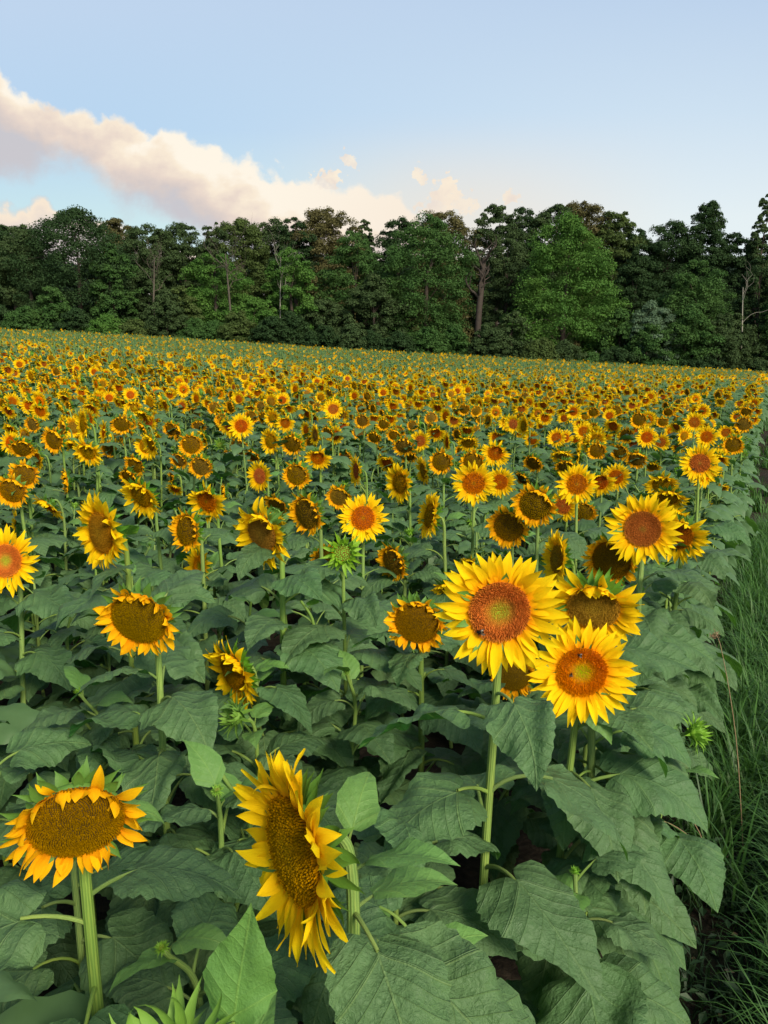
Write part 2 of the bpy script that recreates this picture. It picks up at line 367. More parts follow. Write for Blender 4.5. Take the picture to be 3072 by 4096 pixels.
# ------------------------------------------------------------------ sunflower pieces
def leaf_geo(rs, L=.24, wid=.43, nr=16, nc=9, pet=.5, pang=50, a0=10, bend=60, fold=.25, serr=True, young=False, k=6):
    """a heart-shaped leaf on its petiole: starts at the origin and leaves along +x, z is up"""
    g = Geo(); pl = pet*L
    n = 7; ang = np.linspace(math.radians(pang), math.radians(a0), n); st = pl/(n-1)
    P = [np.zeros(3)]
    for i in range(n-1): P.append(P[-1]+st*np.array([math.cos(ang[i]), 0, math.sin(ang[i])]))
    P = np.array(P); P[:, 1] += (np.linspace(0, 1, n)**2)*rs.uniform(-.15, .15)*pl
    tube(g, P, np.linspace(.0052, .0036, n)*(L/.24), k, 1, cap=False)
    s = np.linspace(0, 1, nr)
    T = [(0, 0, 0), (.05, -.13, .06), (.11, -.19, .18), (.19, -.14, .31), (.29, -.01, .41), (.40, .16, .455), (.53, .36, .41), (.67, .56, .31), (.80, .75, .185), (.91, .90, .075), (1, 1, 0)]
    if young: T = [(0, 0, 0), (.05, -.04, .08), (.14, .02, .25), (.28, .14, .40), (.42, .30, .45), (.58, .50, .38), (.74, .70, .22), (.88, .87, .08), (1, 1, 0)]
    T = np.array(T); ox = np.interp(s, T[:, 0], T[:, 1]); oy = np.interp(s, T[:, 0], T[:, 2])*wid/.455
    mx = s**1.25
    # the midrib as an arc: position and slope at each length along it
    q = np.linspace(-.25, 1, 60); bl = math.radians(a0)-math.radians(bend)*np.clip(q, 0, 1)**1.15+math.radians(12)*np.clip(-q, 0, 1)*4
    dq = (q[1]-q[0])*L; ax = np.concatenate([[0], np.cumsum(np.cos(bl[:-1])*dq)]); az = np.concatenate([[0], np.cumsum(np.sin(bl[:-1])*dq)])
    ax -= np.interp(0, q, ax); az -= np.interp(0, q, az)
    tt = np.linspace(-1, 1, nc)
    V = np.zeros((nr, nc, 3)); UV = np.zeros((nr, nc, 2))
    ph = [rs.uniform(0, 6.28) for _ in range(6)]; wv = rs.uniform(.035, .075)*L; tw = rs.uniform(-.45, .45); roll = rs.uniform(-.3, .3)
    for i in range(nr):
        for j in range(nc):
            tj = tt[j]; at = abs(tj); f = at**.9; sg = 1 if tj > 0 else -1
            e = 1.0
            if serr and at > .99: e = 1.03 if i % 2 else .965
            px = mx[i]+(ox[i]-mx[i])*f; py = sg*oy[i]*f*e*(1+.06*math.sin(ph[4]+sg+px*5))
            w = abs(py)
            dz = fold*(w*.55-w*w*1.5)*L - .25*w*w*L
            dz += wv*(.9*math.sin(px*8+ph[0]+2.0*py*4)*min(1, w*3)+.55*math.sin(px*15+ph[1]-py*9)*min(1, w*4)*at+.35*math.sin(py*17+ph[2]+px*5))
            dz -= .35*L*max(0, -px)**1.2
            r = roll+tw*px; y = py*L; y2 = y*math.cos(r)-dz*math.sin(r); z2 = y*math.sin(r)+dz*math.cos(r)
            bx, bz, b = np.interp(px, q, ax), np.interp(px, q, az), np.interp(px, q, bl)
            V[i, j] = P[-1]+[bx-z2*math.sin(b), y2+.12*L*math.sin(ph[3])*px*px, bz+z2*math.cos(b)]
            UV[i, j] = (py, px)
    g.add(V.reshape(-1, 3), grid_faces(nr, nc), UV.reshape(-1, 2), 0)
    return g

def petal_geo(g, rs, R, th, z0, length, width, el0, curl, twist, side, nr=8, nc=5, mat=0):
    s = np.linspace(0, 1, nr); tt = np.linspace(-1, 1, nc)
    W = np.interp(s, [0, .12, .35, .6, .8, .92, 1], [.50, .78, 1, .90, .55, .25, .02])*width*.5
    el = el0+curl*s**1.4
    ds = length/(nr-1); rr = np.concatenate([[0], np.cumsum(np.cos(el[:-1])*ds)]); zz = np.concatenate([[0], np.cumsum(np.sin(el[:-1])*ds)])
    sb = side*length*s*s; crease = rs.uniform(.15, .45)
    tw = twist*s
    y = tt[None, :]*W[:, None]; dz = (np.abs(tt)[None, :]*crease - .08)*W[:, None] + .06*width*np.sin(s*7+rs.uniform(0, 6))[:, None]*tt[None, :]
    y2 = y*np.cos(tw)[:, None]-dz*np.sin(tw)[:, None]; d2 = y*np.sin(tw)[:, None]+dz*np.cos(tw)[:, None]
    rad = R+rr[:, None]-d2*np.sin(el)[:, None]; z = z0+zz[:, None]+d2*np.cos(el)[:, None]; lat = y2+sb[:, None]
    c, sn = math.cos(th), math.sin(th)
    V = np.stack([rad*c-lat*sn, rad*sn+lat*c, z], -1)
    UV = np.stack(np.broadcast_arrays((tt*.5+.5)[None, :], s[:, None]), -1)
    g.add(V.reshape(-1, 3), grid_faces(nr, nc), UV.reshape(-1, 2), mat)

def head_meshes(kind, seed, hi, nod):
    """green back with bracts / ray petals / disc, all around +z = the way the flower faces, +y = up"""
    rs = random.Random(seed)
    R = {'F': .064, 'O': .063, 'P': .068, 'M': .078, 'B': .030}[kind]
    PL = {'F': .076, 'O': .074, 'P': .074, 'M': .048, 'B': 0}[kind]
    # --- disc
    g = Geo(); ex = {'F': -.004, 'O': .006, 'P': .012, 'M': .017, 'B': .004}[kind]
    nr, nc = (12, 40) if hi else (7, 20)
    ell = rs.uniform(.95, 1.05)
    def zc(q):
        if kind == 'F': return .009*np.sin(q*math.pi)**1*np.minimum(1, q*1.3)-.003*(1-q)
        return ex*(1-q**2.2)
    q = np.linspace(1, 0.02, nr); th = np.arange(nc)*2*math.pi/nc
    V = np.stack([R*q[:, None]*np.cos(th)*ell, R*q[:, None]*np.sin(th)/ell, np.broadcast_to(zc(q)[:, None], (nr, nc))], -1)
    g.add(V.reshape(-1, 3), grid_faces(nr, nc, True), np.stack(np.broadcast_arrays(q[:, None], th[None, :]*0), -1).reshape(-1, 2), 1)
    N = (1250 if kind != 'M' else 1500) if hi else 240
    if kind == 'B': N = 60
    i = np.arange(N)+.5; qq = np.sqrt(i/N); ph = i*2.39996
    jr = np.array([rs.uniform(-1, 1) for _ in range(N)]); sz = R*math.sqrt(math.pi/N)*.62
    cx = R*qq*np.cos(ph)*ell; cy = R*qq*np.sin(ph)/ell; z0 = zc(qq)
    if kind == 'F': H = np.interp(qq, [0, .4, .55, .75, 1], [.0018, .002, .006, .0065, .007])*(1+.45*jr); thin = np.interp(qq, [0, .45, .6, 1], [.75, .75, .5, .5])
    elif kind in 'OP': H = np.interp(qq, [0, .3, .7, 1], [.0022, .0025, .004, .006])*(1+.35*jr); thin = np.full(N, .75)
    else: H = np.interp(qq, [0, .7, 1], [.0016, .002, .003])*(1+.3*jr); thin = np.full(N, .82)
    if not hi: H = H*.8; thin = thin*1.1
    k = 4; a4 = np.arange(k)*math.pi/2
    B = np.stack([cx[:, None]+sz*np.cos(a4+ph[:, None]), cy[:, None]+sz*np.sin(a4+ph[:, None]), np.broadcast_to((z0-.0008)[:, None], (N, k))], -1)
    tx = np.array([rs.gauss(0, 1) for _ in range(N)])*sz*.35; ty = np.array([rs.gauss(0, 1) for _ in range(N)])*sz*.35
    Tp = np.stack([cx[:, None]+tx[:, None]+qq[:, None]*np.cos(ph[:, None])*H[:, None]*.35+sz*thin[:, None]*.75*np.cos(a4+ph[:, None]), cy[:, None]+ty[:, None]+qq[:, None]*np.sin(ph[:, None])*H[:, None]*.35+sz*thin[:, None]*.75*np.sin(a4+ph[:, None]), np.broadcast_to((z0+H)[:, None], (N, k))], -1)
    VV = np.concatenate([B, Tp], 1); base = (np.arange(N)*8)[:, None, None]
    F = np.array([[0, 1, 5, 4], [1, 2, 6, 5], [2, 3, 7, 6], [3, 0, 4, 7], [4, 5, 6, 7]])[None]+base
    g.add(VV.reshape(-1, 3), F.reshape(-1, 4), np.repeat(np.stack([qq, jr], -1), 8, 0), 0)
    disc = g.mesh('seed_disc', [{'F': DISCF, 'O': DISCO, 'P': DISCP, 'M': DISCM, 'B': BUDM}[kind], PIT.get(kind, PIT['P'])], smooth=False)
    # --- petals
    pet = None
    if kind != 'B':
        g = Geo(); n = rs.randint(25, 29)+(5 if kind == 'P' else 0)
        for layer in (0, 1):
            for j in range(n):
                if kind == 'M' and rs.random() < .06: continue
                th = (j+.5*layer)*2*math.pi/n+rs.uniform(-.09, .09); up = math.sin(th)
                L = PL*rs.uniform(.80, 1.18); wd = rs.uniform(.019, .027)*(.88 if kind == 'M' else 1)
                el0 = math.radians(rs.uniform(12, 34) if layer else rs.uniform(0, 20)); curl = math.radians(rs.uniform(-45, 5)); tw = rs.gauss(0, .35); side = rs.gauss(0, .10)
                if kind == 'M':
                    el0 += math.radians(rs.uniform(0, 28)); curl = math.radians(rs.uniform(-75, 90)); tw = rs.gauss(0, .7); side = rs.gauss(0, .20); wd *= rs.uniform(.85, 1.25)
                if kind == 'P': wd *= 1.12; curl += math.radians(rs.uniform(-20, 40)); tw = rs.gauss(0, .55); side = rs.gauss(0, .14)
                if nod and up > .15:
                    f = (up-.15)/.85
                    if rs.random() < .8: el0 += math.radians(rs.uniform(35, 75))*f; curl += math.radians(rs.uniform(10, 95))*f; L *= 1-.38*f
                    else: curl -= math.radians(40)*f
                elif nod and up < -.3: el0 -= math.radians(8); curl += math.radians(14)
                if rs.random() < .07: curl += math.radians(rs.choice([-80, 110])); L *= .8
                petal_geo(g, rs, R*rs.uniform(.93, 1.0), th, -.004*layer-.001, L, wd, el0, curl, tw, side, 9 if hi else 5, 5 if hi else 3)
        pet = g.mesh('petals', [PETALM if kind == 'M' else PETAL])
    # --- back and bracts
    g = Geo()
    if kind == 'B':
        prof = [(.030, 0), (.034, -.010), (.032, -.022), (.022, -.034), (.012, -.044), (.009, -.05)]
    else:
        prof = [(R*.98, -.002), (R*1.02, -.007), (R*.93, -.017), (R*.66, -.027), (R*.38, -.035), (.016, -.045), (.012, -.06)]
    nc = 24 if hi else 12; th = np.arange(nc)*2*math.pi/nc
    V = np.array([[(r*math.cos(a), r*math.sin(a), z) for a in th] for r, z in prof])
    g.add(V.reshape(-1, 3), grid_faces(len(prof), nc, True), np.stack(np.broadcast_arrays((th/6.28)[None, :]*np.ones((len(prof), 1)), np.linspace(0, 1, len(prof))[:, None]), -1).reshape(-1, 2), 0)
    if kind == 'B': rings = [(12, .031, -.002, .042, 62, 60), (13, .033, -.008, .048, 42, 50), (13, .034, -.016, .05, 20, -20), (12, .030, -.026, .05, -5, -50)]
    else:
        ll = {'F': .038, 'O': .040, 'P': .044, 'M': .040}[kind]
        rings = [(15, R*.99, -.006, ll, 8, 0), (15, R*.95, -.014, ll*1.05, -10, -30), (12, R*.78, -.022, ll*.95, -25, -45)]+([(14, R*.90, -.016, ll*1.15, -35, 70)] if kind == 'P' else [])
    for (n, rr, z, L, e, cu) in rings:
        for j in range(n):
            a = j*2*math.pi/n+rs.uniform(-.15, .15)+rr*7; LL = L*rs.uniform(.75, 1.3)
            s = np.linspace(0, 1, 7 if hi else 4); W = np.interp(s, [0, .3, .6, .8, 1], [.75, 1, .62, .22, .03])*.0092*rs.uniform(.8, 1.15)*(1.15 if kind != 'B' else .8)
            el = math.radians(e+rs.uniform(-16, 20))+math.radians(cu+rs.uniform(-50, 60))*s**2
            d = LL/(len(s)-1); ra = np.concatenate([[0], np.cumsum(np.cos(el[:-1])*d)]); zz = np.concatenate([[0], np.cumsum(np.sin(el[:-1])*d)])
            sb = rs.gauss(0, .16)*LL*s*s; tt = np.array([-1, 0, 1.]); y = tt[None]*W[:, None]+sb[:, None]
            dz = np.abs(tt)[None]*W[:, None]*.45
            rad = rr+ra[:, None]-dz*np.sin(el)[:, None]; zf = z+zz[:, None]+dz*np.cos(el)[:, None]
            V = np.stack([rad*math.cos(a)-y*math.sin(a), rad*math.sin(a)+y*math.cos(a), zf], -1)
            g.add(V.reshape(-1, 3), grid_faces(len(s), 3), np.stack(np.broadcast_arrays(tt[None]*.5+.5, s[:, None]), -1).reshape(-1, 2), 0)
    back = g.mesh('flower_head', [BUDM if kind == 'B' else BRACT])
    return back, pet, disc
NOMINAL = {'F': .27, 'O': .265, 'P': .272, 'M': .235, 'B': .11}

KP = []          # heads that leaves of nearer plants must leave in view
HEADS = {}
def head(kind, hi, nod, i):
    key = (kind, hi, nod, i)
    if key not in HEADS: HEADS[key] = head_meshes(kind, hash((('FOPMB'.index(kind)), int(hi), int(nod), i)) & 0xffff, hi, nod)
    return HEADS[key]

# leaf sets: (petiole angle, start angle, bend, fold)
def leafset(seed, mats, n, nr, nc, k, L=.24):
    out = []
    for i in range(n):
        rs = random.Random(seed+i)
        pa = rs.uniform(38, 60); a0 = rs.uniform(-12, 14); bd = rs.uniform(30, 75)
        out.append(leaf_geo(rs, L, rs.uniform(.37, .46), nr, nc, rs.uniform(.42, .62), pa, a0, bd, rs.uniform(.15, .45), k=k))
    return out
_hi = leafset(11, None, 12, 30, 13, 7); LEAVES_HI = [g.mesh('leaf', [LEAF, STEM]) for g in _hi]
LEAVES_YOUNG = [leaf_geo(random.Random(50+i), .13, .30, 12, 7, .25, 62, 38-12*i, 55+12*i, .5, young=True).mesh('leaf', [YOUNG, STEM]) for i in range(3)]
_mid = leafset(11, None, 8, 14, 7, 4); LEAVES_MID = [g.mesh('leaf', [LEAF, STEM]) for g in _mid]
_low = leafset(31, None, 6, 8, 5, 3)
UPRIGHT = leaf_geo(random.Random(5), .20, .30, 18, 9, .2, 80, 72, -25, .9, young=True).mesh('leaf', [YOUNG, STEM])

def leaf_specs(rs, h, n, lean=None, lo=.16):
    """height, azimuth, length, tilt of each leaf up the stem"""
    az = rs.uniform(0, 6.28); out = []
    for i in range(n):
        f = i/(n-1); z = h*(lo+(.955-lo)*f**.90); az += 2.39996+rs.uniform(-.35, .35)
        L = np.interp(f, [0, .25, .6, .85, 1], [.20, .25, .24, .195, .15])*rs.uniform(.82, 1.18)
        tilt = np.interp(f, [0, .5, .85, 1], [14, 6, -4, -18])+rs.uniform(-8, 8)
        out.append((z, az, L, tilt))
    return out
def foliage_mesh(seed, base, nl):
    rs = random.Random(seed); g = Geo()
    for (z, az, L, tilt) in leaf_specs(rs, 1.25, nl):
        R = rotm('Z', az)@rotm('Y', math.radians(tilt)); g.merge(base[rs.randrange(len(base))], mat4(R, (0, 0, z), L/.24))
    return g
FOLIAGE = [foliage_mesh(200+i, _mid, 13).mesh('foliage', [FOLI, STEM]) for i in range(8)]

def facing(x, y, yaw_left, pitch):
    c = -np.array([x, y]); c /= np.linalg.norm(c); a = -math.radians(yaw_left)
    v = np.array([c[0]*math.cos(a)-c[1]*math.sin(a), c[0]*math.sin(a)+c[1]*math.cos(a)])
    p = math.radians(pitch); return np.array([v[0]*math.cos(p), v[1]*math.cos(p), -math.sin(p)])
def frame(n):
    up = np.array([0, 0, 1.]); x = np.cross(up, n); x /= np.linalg.norm(x); y = np.cross(n, x)
    return np.stack([x, y, n], 1)

def link(name, me, parent, M=None):
    o = bpy.data.objects.new(name, me); C.objects.link(o)
    if parent is not None: o.parent = parent
    if M is not None: o.matrix_local = Matrix(M.tolist())
    return o
ROOTS = []
def stem_path(root, hp, n, rs, hs=1.0):
    """from the ground to the back of the head"""
    back = hp-n*.052*hs
    nh = n.copy(); nh[2] = 0; nh /= np.linalg.norm(nh)+1e-9
    droop = max(0, -n[2])
    k = .092*hs+.02*droop
    p1 = hp-nh*k+np.array([0, 0, -.17]); c1 = hp-nh*k*1.02+np.array([0, 0, -.03+.06*droop]); c2 = back-n*.030*hs
    m = root*.5+p1*.5+np.array([rs.uniform(-.025, .025), rs.uniform(-.025, .025), 0])
    if n[2] > .6: return smooth_path([root, m, hp-n*.2, back], 26)
    f = np.linspace(0, 1, 11)[:, None]; arc = p1*(1-f)**3+3*c1*f*(1-f)**2+3*c2*f*f*(1-f)+back*f**3
    body = smooth_path([root, m, p1, arc[3]], 25)[:17]
    return np.concatenate([body, arc[0 if np.linalg.norm(body[-1]-arc[0]) > .01 else 1:]])
def sunflower(hp, n, kind, scale, rs, lod, label=None, group=None, leaves=None, nleaf=14, variant=None, shift=(0, 0)):
    """hp: centre of the disc, n: the way it faces"""
    nh = n.copy(); nh[2] = 0; nh /= np.linalg.norm(nh)+1e-9
    rx, ry = hp[0]-nh[0]*.092*scale+rs.uniform(-.03, .03), hp[1]-nh[1]*.092*scale+rs.uniform(-.03, .03); rx += shift[0]; ry += shift[1]
    gz = float(ground(rx, ry)); root = np.array([rx, ry, gz]); ROOTS.append((rx, ry))
    e = bpy.data.objects.new('sunflower', None); C.objects.link(e); e.location = root; e.empty_display_size = .1
    e['label'] = label or ''; e['category'] = 'sunflower'
    if group: e['group'] = group
    P = stem_path(np.zeros(3)-[0, 0, .03], hp-root, n, rs, scale)
    h = float((hp-root)[2]); g = Geo(); nn = len(P); r0 = rs.uniform(.0098, .0120)*min(1.0, max(.85, scale if kind != "B" else 1.0))
    R = np.interp(np.linspace(0, 1, nn), [0, .5, .85, .95, 1], [r0*1.2, r0, r0*.78, r0*.70, r0*.95])
    if kind == 'B': R *= .72
    tube(g, P, R, 10 if lod == 0 else 6, 0); link('stem', g.mesh('stem', [STEM]), e)
    if leaves is None: leaves = leaf_specs(rs, h, nleaf)
    prt = float(perp(rx, ry))
    if prt > -.85:                     # the outermost row keeps its leaves short towards the path
        q = []
        for (z, az, L, tilt) in leaves:
            ca = math.cos(az)*.8942-math.sin(az)*.4478
            if ca > .15: L = min(L, max(.15, (.13-prt)/(1.22*ca)))
            q.append((z, az, L, tilt))
        leaves = q
    if lod <= 1:
        src = LEAVES_HI if lod == 0 else LEAVES_MID
        for (z, az, L, tilt) in leaves:
            c = root+np.array([math.cos(az)*1.0*L+P[min(nn-1, int(np.searchsorted(P[:, 2], z)))][0], math.sin(az)*1.0*L, z+.12*L])
            cX, cY, cd_ = project(*c)
            if any(cd_ < e4-.04 and math.hypot(cX-a4, cY-b4) < .40*c4+.30*FPX*L/cd_ for a4, b4, c4, e4 in KP): continue
            i = min(nn-1, int(np.searchsorted(P[:, 2], z))); pos = P[i]
            small = L < .172 and z > .75*h
            me = LEAVES_YOUNG[rs.randrange(3)] if small else src[rs.randrange(len(src))]
            R_ = rotm('Z', az)@rotm('Y', math.radians(tilt))
            M = mat4(R_, pos, L/(.15 if small else .24)); link('leaf', me, e, M)
    else:
        M = mat4(rotm('Z', rs.uniform(0, 6.28)), (0, 0, 0), h/1.28)
        M[:3, 3] = (P[8]*.6+[0, 0, -P[8][2]*.6]); link('foliage', FOLIAGE[rs.randrange(8)], e, M)
    nod = n[2] < -.12 or (kind == 'M')
    bk, pt, dc = head(kind, lod == 0, nod, rs.randrange(3) if variant is None else variant)
    M = np.eye(4); M[:3, :3] = frame(n)@rotm('Z', rs.uniform(-.3, .3) if nod else rs.uniform(0, 6.28))*scale; M[:3, 3] = hp-root
    ho = link('flower_head', bk, e, M)
    if pt: link('petals', pt, ho)
    link('seed_disc' if kind != 'B' else 'bud_centre', dc, ho)
    return e, P

# ------------------------------------------------------------------ the ground
def tag(o, label=None, cat=None, group=None, kind=None):
    for k, v in (('label', label), ('category', cat), ('group', group), ('kind', kind)):
        if v: o[k] = v
    return o
def ground_sheet():
    ys = np.concatenate([np.linspace(-12, 12, 33), np.linspace(13, 60, 48), np.linspace(62, 130, 35), np.array([150, 200, 300, 500, 900, 1500])])
    k = np.linspace(-1, 1, 81); ext = 14+np.maximum(ys, 0)*.9
    X = k[None]**3*ext[:, None]*.35+k[None]*ext[:, None]*.65; Y = np.broadcast_to(ys[:, None], X.shape)
    Z = ground(X, Y)
    g = Geo(); g.add(np.stack([X, Y, Z], -1).reshape(-1, 3), grid_faces(len(ys), 81), np.stack([X, Y], -1).reshape(-1, 2))
    m, t, out, p = material('soil')
    o = t.new('ShaderNodeTexCoord').outputs['Object']
    n1 = t.noise(o, 1.3, 5); n2 = t.noise(o, 22.0, 6, .65)
    c = t.mix(t.ss(n2, .35, .7), (.016, .012, .009), (.042, .032, .022)); c = t.mix(t.ss(n1, .5, .7), c, (.016, .020, .010))
    finish(t, out, p, c, bump=n2, bstr=.9, bdist=.03, rough=.9, spec=.1)
    o = link('field_ground', g.mesh('field_ground', [m]), None); tag(o, kind='structure')
ground_sheet()

# ------------------------------------------------------------------ the sunflowers the photograph shows one by one
#   x  y  size  kind  yaw-left  nod   (pixels of the photograph; the size gives the distance)
KEYS = """405 2130 318 O 52 14
564 1981 200 O 42 30
352 1807 130 O 32 25
215 1759 115 M 38 10
130 1696 78 M 38 12
87 1793 110 M 20 35
150 1827 120 O 74 15
48 1962 150 M 28 18
96 1899 130 M 12 8
265 1923 112 M 82 8
193 2024 150 O 58 50
63 2106 135 O 95 5
22 2243 275 F 28 0
487 1696 95 M 8 28
434 1793 80 M 25 20
540 1860 100 M 35 22
516 1909 100 M 40 30
603 1774 112 O 66 15
333 1696 130 O 72 0
690 1899 85 M 80 0
764 1778 110 M 10 15
685 1716 80 M 30 20
709 1725 80 M 55 5
795 1701 65 M 10 35
715 1840 85 M 30 30
728 1624 62 O 30 5
781 1648 52 M 10 30
747 2121 185 M 45 5
34 1643 78 O 45 25
700 1955 75 O 30 40
797 2266 185 F 55 8
965 1704 105 O 5 8
1083 1766 108 O 38 8
1169 1774 105 M 25 22
1271 1831 115 O 14 25
1141 1692 82 O 18 12
1090 1672 78 O 32 5
1054 1667 62 M 15 28
1153 1634 62 O 15 35
1333 1636 82 O 2 4
1449 1682 70 M 15 15
1261 1740 92 O 68 5
957 1783 80 M 12 20
803 1865 112 M 22 22
1039 1904 130 O 40 6
1186 1899 126 M 20 15
909 1827 68 M 55 10
1010 1822 78 M 32 40
827 2005 185 O 33 25
895 1971 78 M 80 5
1049 2130 295 O 42 22
1107 2020 115 M 32 35
1088 2063 140 O 45 55
1227 2053 192 M 40 18
1357 1986 112 M 10 20
1452 2072 198 O 0 0
1372 2212 120 B 0 0
1304 2236 135 M 10 20
1425 1884 130 O 70 8
1382 1827 72 M 30 20
1435 1730 62 M 10 10
1497 1749 70 M 20 30
1517 1802 62 O 20 30
880 1778 42 B 20 -20
813 1750 92 O 74 20
1548 1851 102 O 34 30
1599 1933 160 O 44 10
1630 1822 92 M 15 50
1693 1884 120 O 60 15
1616 1783 100 M 10 35
1681 1764 88 O 22 5
1765 1846 112 M 14 8
1789 1769 88 O 64 5
1871 1769 96 O 10 38
1890 1846 112 M 5 15
1982 1812 120 O 4 14
1987 1749 76 O 6 15
1895 1933 182 O 2 14
2001 1928 125 O 14 8
1719 2063 192 O 60 0
2035 2106 182 M 14 14
2141 2019 190 M 10 20
2252 2024 130 O 22 8
2088 1913 82 M 35 42
2132 1851 92 M 28 35
2247 1822 100 O 4 45
2262 1865 96 M 5 45
2226 1750 79 O 2 5
2180 1672 66 O 5 12
2243 1694 43 F 5 5
2095 1704 86 O 52 0
2054 1696 78 O 22 8
2006 1713 42 M 15 15
1953 1682 64 O 50 0
1816 1682 68 O 15 18
1857 1636 56 M 5 15
1727 1716 66 M 56 5
1534 1696 60 M 10 20
1577 1740 66 M 5 25
1676 1648 46 F 0 0
2001 1614 46 O 0 5
1572 2246 170 M 40 22
1886 2260 115 O 38 38
2228 2235 225 O 58 10
2050 1981 72 M 20 30
2800 1853 156 O 0 2
2308 1937 165 O 2 4
2402 1928 122 O 8 20
2465 1908 115 O 12 5
2571 2116 295 O 2 6
2712 2140 240 O 12 22
2446 2241 235 M 18 16
2648 1937 140 O 5 32
2677 1990 150 O 5 48
2690 2058 130 O 8 42
2817 2015 70 O 5 60
2933 1778 90 M 0 8
2904 1730 70 O 0 8
2827 1747 90 O 2 2
2778 1689 84 O 2 2
2810 1643 58 O 0 5
2687 1725 63 F 2 5
2643 1769 76 O 5 12
2588 1749 88 O 0 2
2556 1677 76 M 0 10
2609 1677 52 O 10 10
2650 1687 52 M 0 10
2506 1740 72 M 0 15
2438 1663 58 O 0 5
2335 1725 80 O 0 4
2294 1646 66 O 5 4
2373 1648 56 M 5 20
2388 1802 86 M 2 15
2479 1807 80 M 15 18
2547 1836 92 M 5 32
2610 1865 75 O 5 40
2315 1817 100 O 84 0
2976 1696 76 M -5 10
2947 1667 52 O 0 10
2985 1646 55 M 0 20
2961 1614 46 O 5 10
2882 1614 39 O 0 10
2834 1610 32 O 0 0
2672 1648 48 M 5 25
2713 1648 46 M 0 25
2528 1622 50 O 0 15
2513 1648 42 M 0 15
2947 1716 60 O 0 30
2335 2048 110 M 5 20
2885 1950 64 O 0 45
1998 2447 505 F 0 12
2327 2688 408 F -6 4
2375 2429 390 O 2 34
1667 2490 265 M 10 22
1790 2355 135 O 10 58
2054 2700 200 M 0 20
556 2474 350 M 28 32
935 2690 310 O 50 30
926 2863 125 B 60 0
306 3289 555 M 4 46
1176 3400 820 O 55 34
2795 2928 112 B -80 0
"""
NAMED = {
 (1998, 2447): ('largest open sunflower facing us, green centre, bumblebee on its orange ring', 'the bumblebee sunflower'),
 (2327, 2688): ('fresh green-centred sunflower with two small bees, just lower right of the largest one', 'the two-bee sunflower'),
 (2375, 2429): ('nodding brown-disced sunflower with spread petals behind the two green-centred ones', 'the spread nodding sunflower'),
 (1176, 3400): ('huge sunflower in the foreground turned left, olive disc and limp yellow petals', 'the huge turned sunflower'),
 (306, 3289): ('drooping ripe sunflower at lower left, wide brown seed disc, short orange petals', 'the lower left drooping sunflower'),
 (556, 2474): ('ripe dark-disced sunflower with ragged orange petals, above the lower left drooping one', 'the ragged orange sunflower'),
 (935, 2690): ('shrivelled sunflower seen from the side above the small green bud', 'the shrivelled sunflower'),
 (926, 2863): ('closed spiky green bud below the shrivelled sunflower', 'the spiky bud'),
 (2795, 2928): ('yellow-green bud on a leaning stem at the grassy edge', 'the edge bud'),
 (1372, 2212): ('round green bud just opening, below the flat open sunflower', 'the opening bud'),
 (1452, 2072): ('flat open sunflower facing us right above the round green bud', 'the flower above the bud'),
 (405, 2130): ('tall narrow sunflower turned left with long bright petals, left of the field', 'the tall narrow sunflower'),
 (1049, 2130): ('large sunflower turned left, long petals swept upward at its top', 'the swept sunflower'),
 (22, 2243): ('green-centred orange sunflower cut by the left border', 'the left border sunflower'),
 (797, 2266): ('small green-centred sunflower turned left with an orange ring', 'the small orange-ringed sunflower'),
 (747, 2121): ('olive-disced sunflower with short petals above the small orange-ringed one', 'the olive-disced sunflower'),
 (2571, 2116): ('large flat open sunflower facing us at the right, warm brown disc', 'the large right sunflower'),
 (2712, 2140): ('big open sunflower half hidden behind the large right one', 'the half hidden sunflower'),
 (2446, 2241): ('wide brown-disced sunflower with a leaf before it, below the large right one', 'the leaf-covered sunflower'),
 (2228, 2235): ('sunflower in profile turned left with long yellow petals, above the two-bee one', 'the profile sunflower'),
 (1895, 1933): ('flat open sunflower facing us in the middle of the field, wide brown disc', 'the mid-field flat sunflower'),
 (1719, 2063): ('thin edge-on sunflower turned left in the middle of the field', 'the edge-on sunflower'),
 (2035, 2106): ('round olive-disced ripe sunflower with fringe of short petals, mid field', 'the round fringed sunflower'),
 (2141, 2019): ('widest dark-disced ripe sunflower in the middle rows', 'the widest dark sunflower'),
 (2800, 1853): ('bright open sunflower near the grass edge with a dark bee on it', 'the edge bee sunflower'),
 (2308, 1937): ('bright open sunflower overlapping two others, above the large right one', 'the overlapping sunflower'),
 (1667, 2490): ('ripe sunflower half covered by a leaf, left of the largest one', 'the leaf-crossed sunflower'),
 (1227, 2053): ('sunflower turned left with elongated two-toned brown disc', 'the elongated sunflower'),
 (827, 2005): ('open sunflower tilted down left with dark disc and long petals', 'the tilted long-petalled sunflower'),
 (564, 1981): ('shaggy sunflower turned left with petals folded over its disc', 'the shaggy sunflower'),
 (965, 1704): ('bright round sunflower facing us alone in the left middle rows', 'the lone round sunflower'),
 (352, 1807): ('open sunflower tilted left in the upper left rows', 'the upper left tilted sunflower'),
 (48, 1962): ('large ripe sunflower near the left border with orange fringe', 'the left fringed sunflower'),
 (2827, 1747): ('bright sunflower with a dark speck on its disc near the right edge', 'the specked sunflower'),
}
